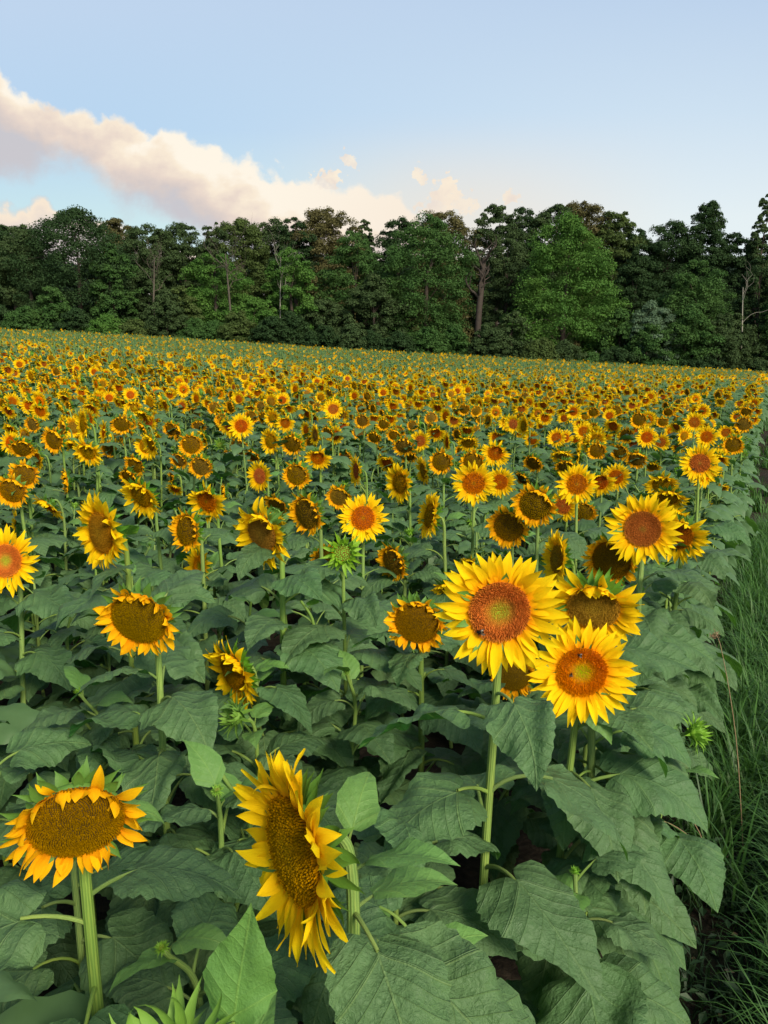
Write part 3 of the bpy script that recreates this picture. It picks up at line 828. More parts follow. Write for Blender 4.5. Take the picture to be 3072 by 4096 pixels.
LEAFY = {   # leaves placed as in the photograph: (height share, azimuth deg from image right, counter-clockwise from above, length, tilt)
 (1998, 2447): [(.90, 285, .125, 30), (.81, 285, .20, 18), (.76, 190, .23, 8), (.72, 75, .20, 6), (.68, 335, .27, 6), (.66, 215, .25, 2), (.58, 100, .26, 10), (.54, 300, .28, 14), (.45, 170, .27, 10), (.38, 20, .28, 10), (.30, 250, .26, 20), (.24, 330, .24, 16)],
 (2327, 2688): [(.88, 300, .15, 36), (.80, 340, .22, 10), (.70, 280, .25, 20), (.62, 350, .29, 6), (.55, 310, .28, 14), (.48, 30, .28, 8), (.40, 330, .30, 14), (.34, 250, .26, 16), (.26, 350, .25, 18)],
 (1176, 3400): [(.985, 250, .12, 25), (.97, 70, .13, -20), (.95, 350, .15, 10), (.90, 20, .16, 22), (.88, 290, .18, 24), (.83, 335, .21, 14), (.74, 350, .25, 22), (.62, 320, .29, 14), (.55, 205, .28, 8), (.47, 5, .30, 12), (.42, 270, .28, 10), (.33, 330, .28, 14), (.30, 180, .27, 14), (.22, 60, .24, 16)],
 (2795, 2928): [(.97, 150, .12, -10), (.93, 220, .13, 0), (.88, 60, .12, -5), (.80, 320, .15, 5), (.74, 180, .2, 8), (.62, 280, .24, 10), (.5, 130, .24, 10), (.4, 10, .2, 10)],
 (306, 3289): [(.90, 35, .17, 2), (.82, 10, .22, 4), (.74, 200, .24, 12), (.66, 285, .24, 30), (.60, 340, .25, 20), (.52, 230, .27, 16), (.44, 130, .26, 10), (.36, 300, .28, 20), (.28, 10, .24, 14)],
}
def fixdepth(X, Y, d):
    """keep a head within reach of the plane the flowers stand in"""
    for _ in range(40):
        p = ray(X, Y, d); r = p[2]-float(headz(p[0], p[1]))
        if r < -.42: d *= .97
        elif r > .30: d *= .985 if d > 1.2 else 1
        else: break
    return d
keys = []
for l in KEYS.split('\n'):
    q = l.split()
    if len(q) < 6: continue
    X, Y, s, yaw, nodd = map(float, q[:3]+q[4:6]); kind = q[3]
    dk = kind; yaw *= 1.14 if 28 < yaw < 66 else 1
    if kind == 'O' and (yaw > 34 or nodd > 26) and (int(X)+int(Y)) % 3: dk = 'P'
    if (X, Y) in ((1176, 3400), (935, 2690), (564, 1981), (405, 2130), (2375, 2429)): dk = 'P'
    d0 = FPX*NOMINAL[kind]/s; d = fixdepth(X, Y, d0); d = d if d0 > 2.2 else d0
    keys.append(dict(X=X, Y=Y, s=s, yaw=yaw, nod=nodd, kind=dk, d=d, sc=s*d/FPX/NOMINAL[dk]))
KP.extend((k['X'], k['Y'], k['s'], k['d']) for k in keys)
look = {'F': 'green-centred', 'O': 'open', 'P': 'brown-centred', 'M': 'ripe', 'B': 'budding'}
def turnword(k):
    a = 'nodding' if k['nod'] > 24 else ''
    b = 'edge-on' if k['yaw'] > 65 else 'left-turned' if k['yaw'] > 24 else 'front-facing' if not a else ''
    return ' '.join(w for w in (a, b) if w)
def direction(dx, dy):
    r = math.degrees(math.atan2(-dy, dx)) % 360
    return ['right of', 'upper right of', 'above', 'upper left of', 'left of', 'lower left of', 'below', 'lower right of'][int((r+22.5)//45) % 8]
cell = {}
for k in keys:
    n = NAMED.get((k['X'], k['Y']))
    if n: k['label'] = n[0]; continue
    (lx, ly), (_, short) = min(NAMED.items(), key=lambda i: math.hypot(i[0][0]-k['X'], 1.3*(i[0][1]-k['Y'])))
    base = (look[k['kind']]+' '+turnword(k)).strip(); loc = direction(k['X']-lx, k['Y']-ly)+' '+short
    cell.setdefault((base, loc), []).append((math.hypot(lx-k['X'], ly-k['Y']), k))
for (base, loc), L in cell.items():
    L.sort(key=lambda a: a[0])
    for i, (_, k) in enumerate(L):
        o = '' if len(L) == 1 else ['nearest', 'second nearest', 'third nearest', 'fourth nearest', 'fifth nearest', 'sixth nearest', 'seventh nearest', 'eighth nearest'][min(i, 7)]+' of the '
        size = '' if o else ('small ' if k['s'] < 80 else 'large ' if k['s'] > 160 else '')
        k['label'] = f"{o}{size}{base} sunflower{'s' if o else ''} {loc}"
GRP = 'sunflowers of the field'
built = {}
def up_ish(rs): 
    v = np.array([rs.uniform(-.45, .45), rs.uniform(-.45, .45), 1.0]); return v/np.linalg.norm(v)
LATER = []
for i, k in enumerate(keys):
    rs = random.Random(1000+i); hp = ray(k['X'], k['Y'], k['d'])
    view = math.degrees(math.atan2(CAMZ-hp[2], math.hypot(hp[0], hp[1])))
    n = facing(hp[0], hp[1], k['yaw'], k['nod']-view)
    lod = 0 if k['d'] < 3.6 else 1 if k['d'] < 6.6 else 2
    lv = None; key = (int(k['X']), int(k['Y']))
    if key in LEAFY:
        nh = n.copy(); gz = float(ground(hp[0], hp[1])); h = hp[2]-gz
        lv = [(f*h, math.radians(az), L, t) for f, az, L, t in LEAFY[key]]
    e, P = sunflower(hp, n, k['kind'], k['sc'], rs, lod, k['label'], GRP, leaves=lv, nleaf=22 if lod == 0 else 16,
                     variant=(i % 4) if lod == 0 else None, shift=(-.15, .0) if key == (2795, 2928) else (0, 0))
    built[key] = (e, hp, n, k)

def near_bud():
    rs = random.Random(4321); hp = ray(640, 4290, .93); n = np.array([-.35, -.25, .9]); n /= np.linalg.norm(n)
    e, P = sunflower(hp, n, 'B', 1.45, rs, 0, 'yellow-green bud cut by the bottom border, an upright bright young leaf beside it', GRP, nleaf=16, variant=1)
    r = np.array(e.location); p = ray(925, 4190, .97)-r
    link('leaf', UPRIGHT, e, mat4(rotm('Z', math.radians(62)), p, .82))
    g = Geo(); b = P[-6]; tube(g, smooth_path([b, (b+p)/2+np.array([0, 0, -.02]), p], 8), np.linspace(.005, .0035, 8), 6); link('petiole', g.mesh('petiole', [STEM]), e)
near_bud()
for i, (pp, s, h, dg) in enumerate(((-.50, 1.14, .98, 10), (-.44, .86, .86, 200), (-.95, .95, .92, 90), (-.40, 2.3, 1.12, 60), (-.68, 1.45, 1.02, 33), (-.30, 1.32, .62, 71), (-.34, 1.75, .80, 12))):
    x, y = pp*.8942+s*.4478, -pp*.4478+s*.8942
    sunflower(np.array([x, y, float(ground(x, y))+h]), up_ish(random.Random(dg)), 'B', .2, random.Random(60+i), 0,
              ['low leafy plant between the foremost sunflower and the largest open one', 'leafy plant at the bottom border with broad veined leaves', 'leafy plant behind the lower left drooping sunflower', 'leafy plant under the two-bee sunflower at the path', 'leafy plant left of the stem of the largest open sunflower', 'low leafy plant at the foot of the largest open sunflower', 'low leafy plant at the soil edge below the two-bee sunflower'][i], 'leafy plants between the blooms', nleaf=16)
# ------------------------------------------------------------------ the rest of the rows
rs = random.Random(77)
cand = []
pk = -.47
while pk > -75:
    s = -2.0+rs.uniform(0, .3); step0 = .185 if pk > -.6 else .225
    while s < 122:
        px, py = pk+rs.gauss(0, .04), s+rs.gauss(0, .05)
        x = px*.8942+py*.4478; y = -px*.4478+py*.8942
        s += step0*rs.uniform(.8, 1.25)*(1.0 if s < 16 else 1.28)
        if y < .5 or abs(x) > .60*y+1.6 or y > 94: continue
        if perp(x, y) > -.3: continue
        cand.append((x, y))
    pk -= .72
cand = [c for c in cand if all((c[0]-a)**2+(c[1]-b)**2 > .045 for a, b in ROOTS if abs(b-c[1]) < .3)] if True else cand
indiv, mass = [], []
for (x, y) in cand:
    z = float(headz(x, y))+rs.gauss(0, .06)
    X, Y, d = project(x, y, z)
    if Y > 1600:                               # between the flowers placed above
        if d < .80 or (d < 1.7 and perp(x, y) > -.9): continue
        s = FPX*.25/d; clash = any(math.hypot(X-a, Y-b) < .36*(s+c) and d < e+.15 for a, b, c, e in KP)
        if d < 4.6 or clash or rs.random() < .10:
            z = float(headz(x, y))-rs.uniform(.20, .42); X, Y, d = project(x, y, z)
            for a, b, c, e in KP:
                if d < e+.1 and abs(X-a) < .5*c+.08*FPX/d and Y-.10*FPX/d < b+.3*c: z = None; break
            if z is None: continue
            (indiv if -150 < X < 3222 else mass).append((x, y, z, X, Y, d, 'B')); continue
    (indiv if (-20 < X < 3092) else mass).append((x, y, z, X, Y, d, ''))
indiv.sort(key=lambda a: a[5])
NI = 300-len(keys)
mass += indiv[NI:]; indiv = indiv[:NI]
def randface(x, y, rs):
    a = math.radians(rs.gauss(-10, 27)); v = np.array([-.42, -.907]); p = math.radians(max(-8, rs.gauss(14, 14)))
    v = np.array([v[0]*math.cos(a)-v[1]*math.sin(a), v[0]*math.sin(a)+v[1]*math.cos(a)])
    return np.array([v[0]*math.cos(p), v[1]*math.cos(p), -math.sin(p)])
for i, (x, y, z, X, Y, d, leafy) in enumerate(indiv):
    rs2 = random.Random(5000+i); n = randface(x, y, rs2)
    kind = rs2.choices('OPMF', [.50, .16, .28, .06])[0]
    if leafy:
        n = up_ish(rs2) if i % 6 else facing(x, y, rs2.uniform(-60, 60), 30)
        e, _ = sunflower(np.array([x, y, z]), n, 'B', .22 if i % 9 else .6, rs2, 0 if d < 3.0 else 1 if d < 5 else 2, '', 'leafy plants between the blooms', nleaf=16)
        LATER.append((e, X, Y, 'leafy unopened')); continue
    third = 'left' if X < 1024 else 'middle' if X < 2048 else 'right'
    lb = {'O': 'open', 'P': 'brown-centred', 'M': 'ripe short-petalled', 'F': 'green-centred'}[kind]
    e, _ = sunflower(np.array([x, y, z]), n, kind, rs2.uniform(.86, 1.05), rs2, 2, '', GRP); LATER.append((e, X, Y, lb))
ORD = ['nearest', 'second nearest', 'third nearest', 'fourth nearest', 'fifth nearest', 'sixth nearest', 'seventh nearest', 'eighth nearest', 'ninth nearest', 'tenth nearest']
cell = {}
for e, X, Y, base in LATER:
    (lx, ly), (_, short) = min(NAMED.items(), key=lambda i: math.hypot(i[0][0]-X, 1.3*(i[0][1]-Y)))
    cell.setdefault((base, direction(X-lx, Y-ly)+' '+short), []).append((math.hypot(lx-X, ly-Y), e))
for (base, loc), L in cell.items():
    L.sort(key=lambda a: a[0])
    for i, (_, e) in enumerate(L):
        e['label'] = f'{base} plant {loc}' if len(L) == 1 else f'{ORD[min(i, 9)]} of the {base} plants {loc}'
print('keys', len(keys), 'indiv', len(indiv), 'leafy', sum(1 for a in indiv if a[6]), 'mass', len(mass), 'far', indiv[-1][5])

# ------------------------------------------------------------------ the far rows: one object of many low plants
def low_head(rs, kind, scale=1.0):
    g = Geo(); R, PL = {'O': (.049, .086), 'P': (.054, .084), 'M': (.066, .060), 'F': (.048, .086)}[kind]
    th = np.arange(10)*2*math.pi/10
    V = np.stack([np.stack([R*q*np.cos(th), R*q*np.sin(th), np.full(10, z)], -1) for q, z in ((1, 0), (.6, .009), (.05, .012))])
    g.add(V.reshape(-1, 3), grid_faces(3, 10, True), np.stack(np.broadcast_arrays(np.array([1, .6, 0.])[:, None], th[None]), -1).reshape(-1, 2), 1)
    n = 15
    for j in range(n):
        a = j*2*math.pi/n+rs.uniform(-.1, .1); L = PL*rs.uniform(.8, 1.15); el = math.radians(rs.uniform(0, 28)); w = .014
        pts = []
        for q, ww in ((0, .7), (.5, 1), (1, .05)):
            for t in (-1, 1):
                r = R*.95+L*q*math.cos(el); pts.append((r*math.cos(a)-t*w*ww*math.sin(a), r*math.sin(a)+t*w*ww*math.cos(a), L*q*math.sin(el)))
        g.add(pts, [(0, 1, 3, 2), (2, 3, 5, 4)], [(0, 0.1), (1, 0.1), (0, .5), (1, .5), (0, 1), (1, 1)], 0)
    prof = [(R*1.02, -.004), (R*.7, -.028), (.012, -.05)]; th = np.arange(8)*2*math.pi/8
    V = np.array([[(r*math.cos(a), r*math.sin(a), z) for a in th] for r, z in prof])
    g.add(V.reshape(-1, 3), grid_faces(3, 8, True), None, 2)
    for j in range(9):
        a = j*.7; r = R+.03
        g.add([(R*math.cos(a-.12), R*math.sin(a-.12), -.012), (R*math.cos(a+.12), R*math.sin(a+.12), -.012), (r*math.cos(a), r*math.sin(a), rs.uniform(-.02, .02))], [(0, 1, 2)], None, 2)
    return g
src = bpy.data.collections.new('far_plants')
def mesh_geo(me):
    g = Geo(); V = np.zeros(len(me.vertices)*3); me.vertices.foreach_get('co', V); V = V.reshape(-1, 3)
    L = np.zeros(len(me.loops), int); me.loops.foreach_get('vertex_index', L); U = np.zeros(len(L)*2); me.uv_layers[0].data.foreach_get('uv', U)
    UV = np.zeros((len(V), 2)); UV[L] = U.reshape(-1, 2)
    st = np.zeros(len(me.polygons), int); me.polygons.foreach_get('loop_start', st); tt = np.zeros(len(st), int); me.polygons.foreach_get('loop_total', tt); mi = np.zeros(len(st), int); me.polygons.foreach_get('material_index', mi)
    g.V.append(V); g.UV.append(UV); g.n = len(V)
    for k, FF, MM in ((4, g.F4, g.M4), (3, g.F3, g.M3)):
        s = st[tt == k]
        if len(s): FF.append(L[s[:, None]+np.arange(k)[None]]); MM.append(mi[tt == k])
    return g
NEARSET = 'OOPOMFOOPOMB'
for i, kind in enumerate(NEARSET):
    q = random.Random(860+i); g = Geo(); h = 1.30 if kind != 'B' else 1.12
    nodv = math.radians(q.uniform(-6, 26)); n = np.array([0, -math.cos(nodv), -math.sin(nodv)]); hp = np.array([0, -.11, h+q.uniform(-.03, .03)])
    bk, pt, dc = head(kind, False, n[2] < -.12 or kind == 'M', i % 3); M = mat4(frame(n), hp)
    g.merge(mesh_geo(bk), M, [4]); g.merge(mesh_geo(dc), M, [3, 5])
    if pt: g.merge(mesh_geo(pt), M, [2])
    P = stem_path(np.array([0, 0, 0.]), hp, n, q); tube(g, P[::2], .0105, 6, 1, cap=False)
    for (z, az, L, tilt) in leaf_specs(q, 1.29, 15): g.merge(_mid[q.randrange(8)], mat4(rotm('Z', az)@rotm('Y', math.radians(tilt)), (0, 0, z*h/1.3), L/.24), [0, 1])
    o = bpy.data.objects.new('far_plant', g.mesh('far_plant', [FOLI, STEM, PETALM if kind == 'M' else PETAL, {'O': DISCO, 'P': DISCP, 'M': DISCM, 'B': BUDM, 'F': DISCF}[kind], BUDM if kind == 'B' else BRACT, PIT.get(kind, PIT['P'])])); src.objects.link(o)
for i, kind in enumerate('OOPOMOPF---'):
    q = random.Random(900+i); g = Geo(); h = 1.30; green = kind == '-'; kind = 'O' if green else kind
    hp = np.array([0, -.11, h+q.uniform(-.02, .05)]); n = np.array([0, -1, -q.uniform(0, .55)]); n /= np.linalg.norm(n)
    if not green: g.merge(low_head(q, kind), mat4(frame(n), hp, .84), [2, 3, 4])
    P = stem_path(np.array([0, 0, .3]), hp, n, q); tube(g, P[::3], .011, 5, 1, cap=False)
    for (z, az, L, tilt) in leaf_specs(q, 1.29, 12)[2:]:
        g.merge(_low[q.randrange(6)], mat4(rotm('Z', az)@rotm('Y', math.radians(tilt)), (0, 0, z), L/.24), [0, 1])
    o = bpy.data.objects.new('far_plant', g.mesh('far_plant', [FOLI, STEM, PETALM if kind == 'M' else PETAL, {'O': DISCO, 'P': DISCP, 'M': DISCM, 'F': DISCF}[kind], BRACT])); src.objects.link(o)
def far_field():
    me = bpy.data.meshes.new('far_sunflowers'); n = len(mass)
    A = np.array([(x, y, z-1.33) for (x, y, z, *_r) in mass])
    q = np.random.RandomState(4)
    me.vertices.add(n); me.vertices.foreach_set('co', A.ravel().astype(np.float32))
    at = me.attributes.new('pick', 'INT', 'POINT'); 
    dd = np.array([m_[5] for m_ in mass]); nn = len(NEARSET); green = q.rand(n) < np.interp(dd, [12, 26, 46], [.06, .40, .78])
    pk_ = np.where(green, nn+8+q.randint(0, 3, n), nn+q.randint(0, 8, n)); pk_ = np.where(dd < 24, q.randint(0, nn-1, n), pk_); pk_ = np.where([len(m_) > 6 and m_[6] == 'B' for m_ in mass], nn-1, pk_)
    at.data.foreach_set('value', pk_.astype(np.int32))
    rot = np.zeros((n, 3)); rot[:, 2] = math.radians(-33)+q.normal(0, .52, n); rot[:, 0] = q.normal(0, .05, n); rot[:, 1] = q.normal(0, .05, n)
    at = me.attributes.new('turn', 'FLOAT_VECTOR', 'POINT'); at.data.foreach_set('vector', rot.ravel().astype(np.float32))
    at = me.attributes.new('size', 'FLOAT', 'POINT'); at.data.foreach_set('value', q.uniform(.9, 1.08, n).astype(np.float32))
    o = bpy.data.objects.new('far_sunflowers', me); C.objects.link(o)
    tag(o, 'dense mass of small sunflowers covering the far slope below the woods', 'sunflower field', kind='stuff')
    ng = bpy.data.node_groups.new('scatter', 'GeometryNodeTree'); ng.interface.new_socket('Geometry', in_out='INPUT', socket_type='NodeSocketGeometry'); ng.interface.new_socket('Geometry', in_out='OUTPUT', socket_type='NodeSocketGeometry')
    N, L = ng.nodes, ng.links
    gi, go = N.new('NodeGroupInput'), N.new('NodeGroupOutput')
    ci = N.new('GeometryNodeCollectionInfo'); ci.inputs['Collection'].default_value = src; ci.inputs['Separate Children'].default_value = True; ci.inputs['Reset Children'].default_value = True
    ip = N.new('GeometryNodeInstanceOnPoints'); ip.inputs['Pick Instance'].default_value = True
    def named(nm, ty):
        a = N.new('GeometryNodeInputNamedAttribute'); a.data_type = ty; a.inputs['Name'].default_value = nm
        return [s for s in a.outputs if s.enabled and s.name == 'Attribute'][0]
    L.new(gi.outputs[0], ip.inputs['Points']); L.new(ci.outputs[0], ip.inputs['Instance'])
    L.new(named('pick', 'INT'), ip.inputs['Instance Index'])
    e2r = N.new('FunctionNodeEulerToRotation'); L.new(named('turn', 'FLOAT_VECTOR'), e2r.inputs[0]); L.new(e2r.outputs[0], ip.inputs['Rotation'])
    L.new(named('size', 'FLOAT'), ip.inputs['Scale'])
    L.new(ip.outputs[0], go.inputs[0])
    md = o.modifiers.new('scatter', 'NODES'); md.node_group = ng
far_field()

# ------------------------------------------------------------------ trees
def tree_leaf_material(name, col, amt=.2, tr=.2):
    m, t, out, p = material(name)
    geo = t.new('ShaderNodeNewGeometry'); rnd = geo.outputs['Random Per Island']
    n = t.noise(t.new('ShaderNodeTexCoord').outputs['Object'], .35, 3)
    h = t.new('ShaderNodeHueSaturation'); h.inputs['Color'].default_value = (*col, 1)
    t.put(h.inputs['Value'], t.m('MULTIPLY', t.m('MULTIPLY_ADD', rnd, 2*amt, 1-amt), t.m('MULTIPLY_ADD', n, .7, .65)))
    t.put(h.inputs['Hue'], t.m('MULTIPLY_ADD', n, -.05, .525))
    finish(t, out, p, h.outputs[0], tr, (col[0]*1.8, col[1]*1.8, col[2]*1.2, 1), rough=.7, spec=.08)
    return m
TL = {'dark': tree_leaf_material('dark_leaves', (.026, .052, .018)), 'mid': tree_leaf_material('mid_leaves', (.044, .094, .024)),
      'bright': tree_leaf_material('bright_leaves', (.058, .128, .024)), 'olive': tree_leaf_material('olive_leaves', (.062, .092, .026)),
      'gold': tree_leaf_material('golden_lit_leaves', (.085, .078, .030)), 'silver': tree_leaf_material('silver_leaves', (.085, .135, .078)),  # gold: warm light on the back treetops, put into the leaf colour
      'dull': tree_leaf_material('dull_leaves', (.044, .072, .026)), 'night': tree_leaf_material('deep_shade_leaves', (.014, .027, .017))}  # night: shade of the inner wood, put into the leaf colour
BARK = plain('bark', (.060, .045, .036), sc=3, v=.2); DEADB = plain('dead_bark', (.075, .062, .048), sc=3, v=.15); PALEB = plain('pale_bark', (.24, .22, .18), sc=2, v=.1); TRUNKD = plain('rugged_bark', (.042, .032, .026), sc=2)
PROF = {'round': [(0, .45), (.15, .8), (.4, 1), (.65, .93), (.85, .62), (1, .15)],
        'cone': [(0, .75), (.12, .95), (.3, 1), (.42, .92), (.52, .70), (.66, .64), (.8, .54), (.92, .34), (1, .08)],
        'column': [(0, .95), (.3, 1), (.55, .8), (.7, .9), (.88, .62), (1, .2)],
        'bush': [(0, 1), (.35, 1), (.7, .78), (1, .2)],
        'peak': [(0, .9), (.4, 1), (.62, .85), (.72, .42), (.88, .40), (1, .15)],
        'dome': [(0, .85), (.5, 1), (.75, .92), (.9, .68), (1, .32)],
        'airy': [(0, .45), (.25, .75), (.6, 1), (.85, .8), (1, .3)]}
def crown(q, H, W, prof, cb, leaf, nclump, per, clump_r, depth=.8):
    """leaves as small folded faces gathered in clumps through an uneven envelope"""
    rs = np.random.RandomState(q); P = np.array(PROF[prof]); cs = []
    lob = rs.uniform(0, 6.28, 3)
    while len(cs) < nclump:
        f = rs.uniform(0, 1)**.85; rr = np.interp(f, P[:, 0], P[:, 1]); a = rs.uniform(0, 6.28)
        if rs.rand() > rr+.15: continue
        bump = 1+.13*math.sin(3*a+lob[0]+5*f)+.10*math.sin(7*f*3+lob[1]+a)
        k = 1-rs.rand()**2.2*.75
        r = W*rr*k*bump
        cs.append((r*math.cos(a), r*math.sin(a)*depth, H*(cb+(1-cb)*f*.96), f, clump_r*rs.uniform(.6, 1.35)*(.6+.4*rr)))
    cs = np.array(cs); n = nclump*per
    idx = np.repeat(np.arange(nclump), per); c = cs[idx]
    u = rs.normal(0, 1, (n, 3)); u /= np.linalg.norm(u, axis=1)[:, None]; u[:, 2] = np.where(u[:, 2] < -.3, -u[:, 2]*.6, u[:, 2])
    rad = c[:, 4]*rs.uniform(.35, 1.0, n)**.6
    p = c[:, :3]+u*rad[:, None]*np.array([1.1, 1.1, .95])
    nrm = u+rs.normal(0, .55, (n, 3))+[0, 0, .35]; nrm /= np.linalg.norm(nrm, axis=1)[:, None]
    a = np.cross(nrm, rs.normal(0, 1, (n, 3))); a /= np.linalg.norm(a, axis=1)[:, None]; b = np.cross(nrm, a)
    L = leaf*rs.uniform(.6, 1.35, n)[:, None]
    V = np.stack([p-a*L, p-b*L*.55+nrm*L*.12, p+a*L, p+b*L*.55+nrm*L*.12], 1)
    g = Geo(); g.add(V.reshape(-1, 3), np.arange(n*4).reshape(-1, 4)); return g, cs
def trunk_mesh(q, H, r, cs, W, bark, lean=0, top=.62, nb=9):
    rs = random.Random(q); g = Geo()
    P = smooth_path([(0, 0, -.5), (rs.uniform(-.2, .2), 0, H*.3), (lean*.5+rs.uniform(-.4, .4), 0, H*.55), (lean, 0, H*top)], 12)
    tube(g, P, np.linspace(r*1.25, r*.3, 12), 8)
    for i in range(nb):
        c = cs[rs.randrange(len(cs))]; j = min(10, max(2, int(12*(c[2]/H/top)*.6))); s = P[j]; e = c[:3]
        m = (s+e)/2+np.array([0, 0, .06*H])
        tube(g, smooth_path([s, m, e], 7), np.linspace(r*.26, r*.04, 7), 5)
    return g.mesh('trunk', [bark], True)
def tree(X, top, hw, D, colr, prof, cb=.08, dens=1.0, label='', name='tree', group='trees of the wood edge', leaf=None, cat='tree', seed=None, bark=None, lean=0):
    """X, top and half width as seen in the 1659 px wide picture, D metres away"""
    p = ray(X*1.8517, top*1.8517, D); gz = float(ground(p[0], p[1])); H = p[2]-gz; W = hw/1661.*D
    q = int(X*7+top*3) if seed is None else seed
    e = bpy.data.objects.new(name, None); C.objects.link(e); e.location = (p[0], p[1], gz); tag(e, label, cat, group)
    vol = max(.8, (W*H)/60.)
    W0 = W
    cr = max(.55, min(1.5, W*.21)); ncl = int(min(400, 125*vol+34)*dens); per = int(170 if H > 7 else 120)
    g, cs = crown(q, H, W, prof, cb, leaf or (.135 if H > 7 else .12), ncl, per, cr)
    link('crown', g.mesh('crown', [TL[colr]], False), e)
    link('trunk', trunk_mesh(q, H, max(.10, H*.018), cs, W, bark or BARK, lean=lean), e)
    return e
front = [
 (-60, 476, 80, 101, 'dark', 'round', 'dark tree at the far left end of the wood'),
 (52, 476, 72, 102, 'dull', 'round', 'greyish green tree at the left border beside the tall dark oak'),
 (158, 446, 116, 98, 'dark', 'round', 'broad dark oak rising highest at the left end of the wood'),
 (236, 520, 52, 96.5, 'mid', 'round', 'added greener tree, the lit right flank of the broad dark oak'),  # light on the oak's right side, put into greener leaves
 (318, 575, 46, 100, 'dull', 'round', 'dull tree behind the dead forked tree at the left'),
 (388, 616, 46, 95, 'olive', 'bush', 'yellowish green young tree with pointed top'),
 (462, 542, 74, 99, 'bright', 'column', 'ivy-clad tree under the bare grey branches'),
 (546, 640, 58, 95.5, 'bright', 'bush', 'fresh green rounded bush tree between two columns'),
 (628, 528, 58, 97, 'bright', 'column', 'column-shaped green tree with dead twigs at its top'),
 (700, 640, 58, 98, 'dull', 'bush', 'dull low tree right of the column-shaped one'),
 (762, 492, 74, 101, 'mid', 'round', 'mid green tree left of the big rounded one'),
 (806, 590, 60, 97, 'dull', 'round', 'brownish green tree before the mid green one'),
 (925, 456, 100, 98, 'mid', 'round', 'big rounded green tree left of the dead trunk'),
 (1100, 508, 56, 104, 'dull', 'column', 'dull tree right behind the dead trunk'),
 (1228, 458, 122, 96, 'bright', 'cone', 'bright green maple-like tree, largest at the right, tapering upward'),
 (1380, 535, 56, 108, 'dark', 'round', 'dark weeping tree right of the bright maple-like one'),
 (1412, 650, 62, 94, 'silver', 'bush', 'pale silvery bush at the foot of the dark weeping tree'),
 (1346, 664, 56, 95, 'mid', 'bush', 'green bush between the maple-like tree and the silvery bush'),
 (1512, 553, 78, 98, 'mid', 'round', 'rounded mid green tree near the white dead stem'),
 (1490, 662, 70, 93, 'mid', 'bush', 'bushy tree below the rounded mid green one'),
 (1580, 668, 56, 95, 'dull', 'bush', 'dull bush under the white dead stem'),
 (1648, 545, 50, 99, 'dark', 'column', 'dark tree at the right border of the picture'),
 (1735, 560, 70, 95, 'mid', 'round', 'green tree just beyond the right border'),
]
for (X, top, hw, D, c, pr, lb) in front:
    tree(X, top, hw, D, c, pr, .04, 1.15, lb, 'tree' if hw > 50 and top < 600 else 'bush_tree')
back = [
 (20, 480, 50, 124, 'dark', 'round', 'tree crown behind the left border tree'), (248, 462, 40, 126, 'gold', 'airy', 'tawny crown peeping over the broad dark oak'),
 (318, 478, 52, 124, 'dull', 'round', 'flat-topped dark tree right of the broad oak'), (392, 476, 48, 127, 'dull', 'airy', 'loose-crowned tree left of the pale sky gap'),
 (458, 468, 26, 123, 'dull', 'airy', 'slender tree beside the pale sky gap'), (512, 463, 54, 126, 'olive', 'airy', 'olive crown above the bare grey branches'),
 (590, 468, 52, 128, 'dull', 'round', 'dark crown left of the golden one'), (636, 460, 36, 124, 'dark', 'airy', 'narrow dark crown touching the golden one'),
 (702, 444, 60, 126, 'gold', 'airy', 'golden-topped tree in the middle left of the skyline'), (790, 470, 18, 130, 'dull', 'airy', 'tiny lone treetop in the dip of the skyline'),
 (862, 462, 44, 127, 'dark', 'round', 'dark crown peeping left of the big rounded tree'), (962, 446, 56, 125, 'gold', 'airy', 'reddish brown crown behind the big rounded tree'),
 (1075, 430, 46, 124, 'dull', 'airy', 'airy tree with sky between its stems, right of the dead trunk'), (1138, 436, 40, 127, 'dark', 'airy', 'dark airy crown next to the see-through tree'),
 (1198, 432, 50, 126, 'dull', 'round', 'dark crown above the left shoulder of the maple-like tree'), (1262, 420, 56, 128, 'gold', 'airy', 'golden brown crown above the maple-like tree'),
 (1330, 448, 46, 125, 'olive', 'airy', 'olive airy crown right of the golden brown one'), (1378, 478, 34, 126, 'dark', 'airy', 'drooping dark crown before the skyline gap at the right'),
 (1445, 470, 58, 124, 'dark', 'round', 'dark round crown left of the dark peak'), (1532, 420, 66, 122, 'dark', 'cone', 'dark tree with narrow peaked top near the right'),
 (1596, 492, 46, 125, 'dark', 'airy', 'dark thin crown between the peak and the tall right tree'), (1656, 408, 26, 120, 'dull', 'column', 'tall thin-leaved tree at the right border'), (-40, 470, 60, 126, 'dark', 'round', 'dark crown beyond the left border'), (1730, 470, 60, 124, 'dark', 'round', 'dark crown beyond the right border'),
]
for (X, top, hw, D, c, pr, lb) in back:
    if pr == 'round' or (pr == 'airy' and X not in (1656, 790)): pr, hw, top = 'dome', hw*1.3, top+3
    tree(X, top, hw, D, c, pr, .30 if pr == 'airy' else .10, 1.15 if pr != 'airy' else .95, lb, 'tree', 'trees of the back row', leaf=.155)
q = random.Random(3)
SEEN = {}
for i, X in enumerate(range(-80, 1790, 68)):
    tree(X+q.uniform(-12, 12), 538+q.uniform(-16, 16), 58, 142+q.uniform(-4, 4), 'night', 'column', .0, .95, 'shadowy tree deep in the wood, showing dark between the front trees', 'tree', 'shadowy inner trees', leaf=.40)
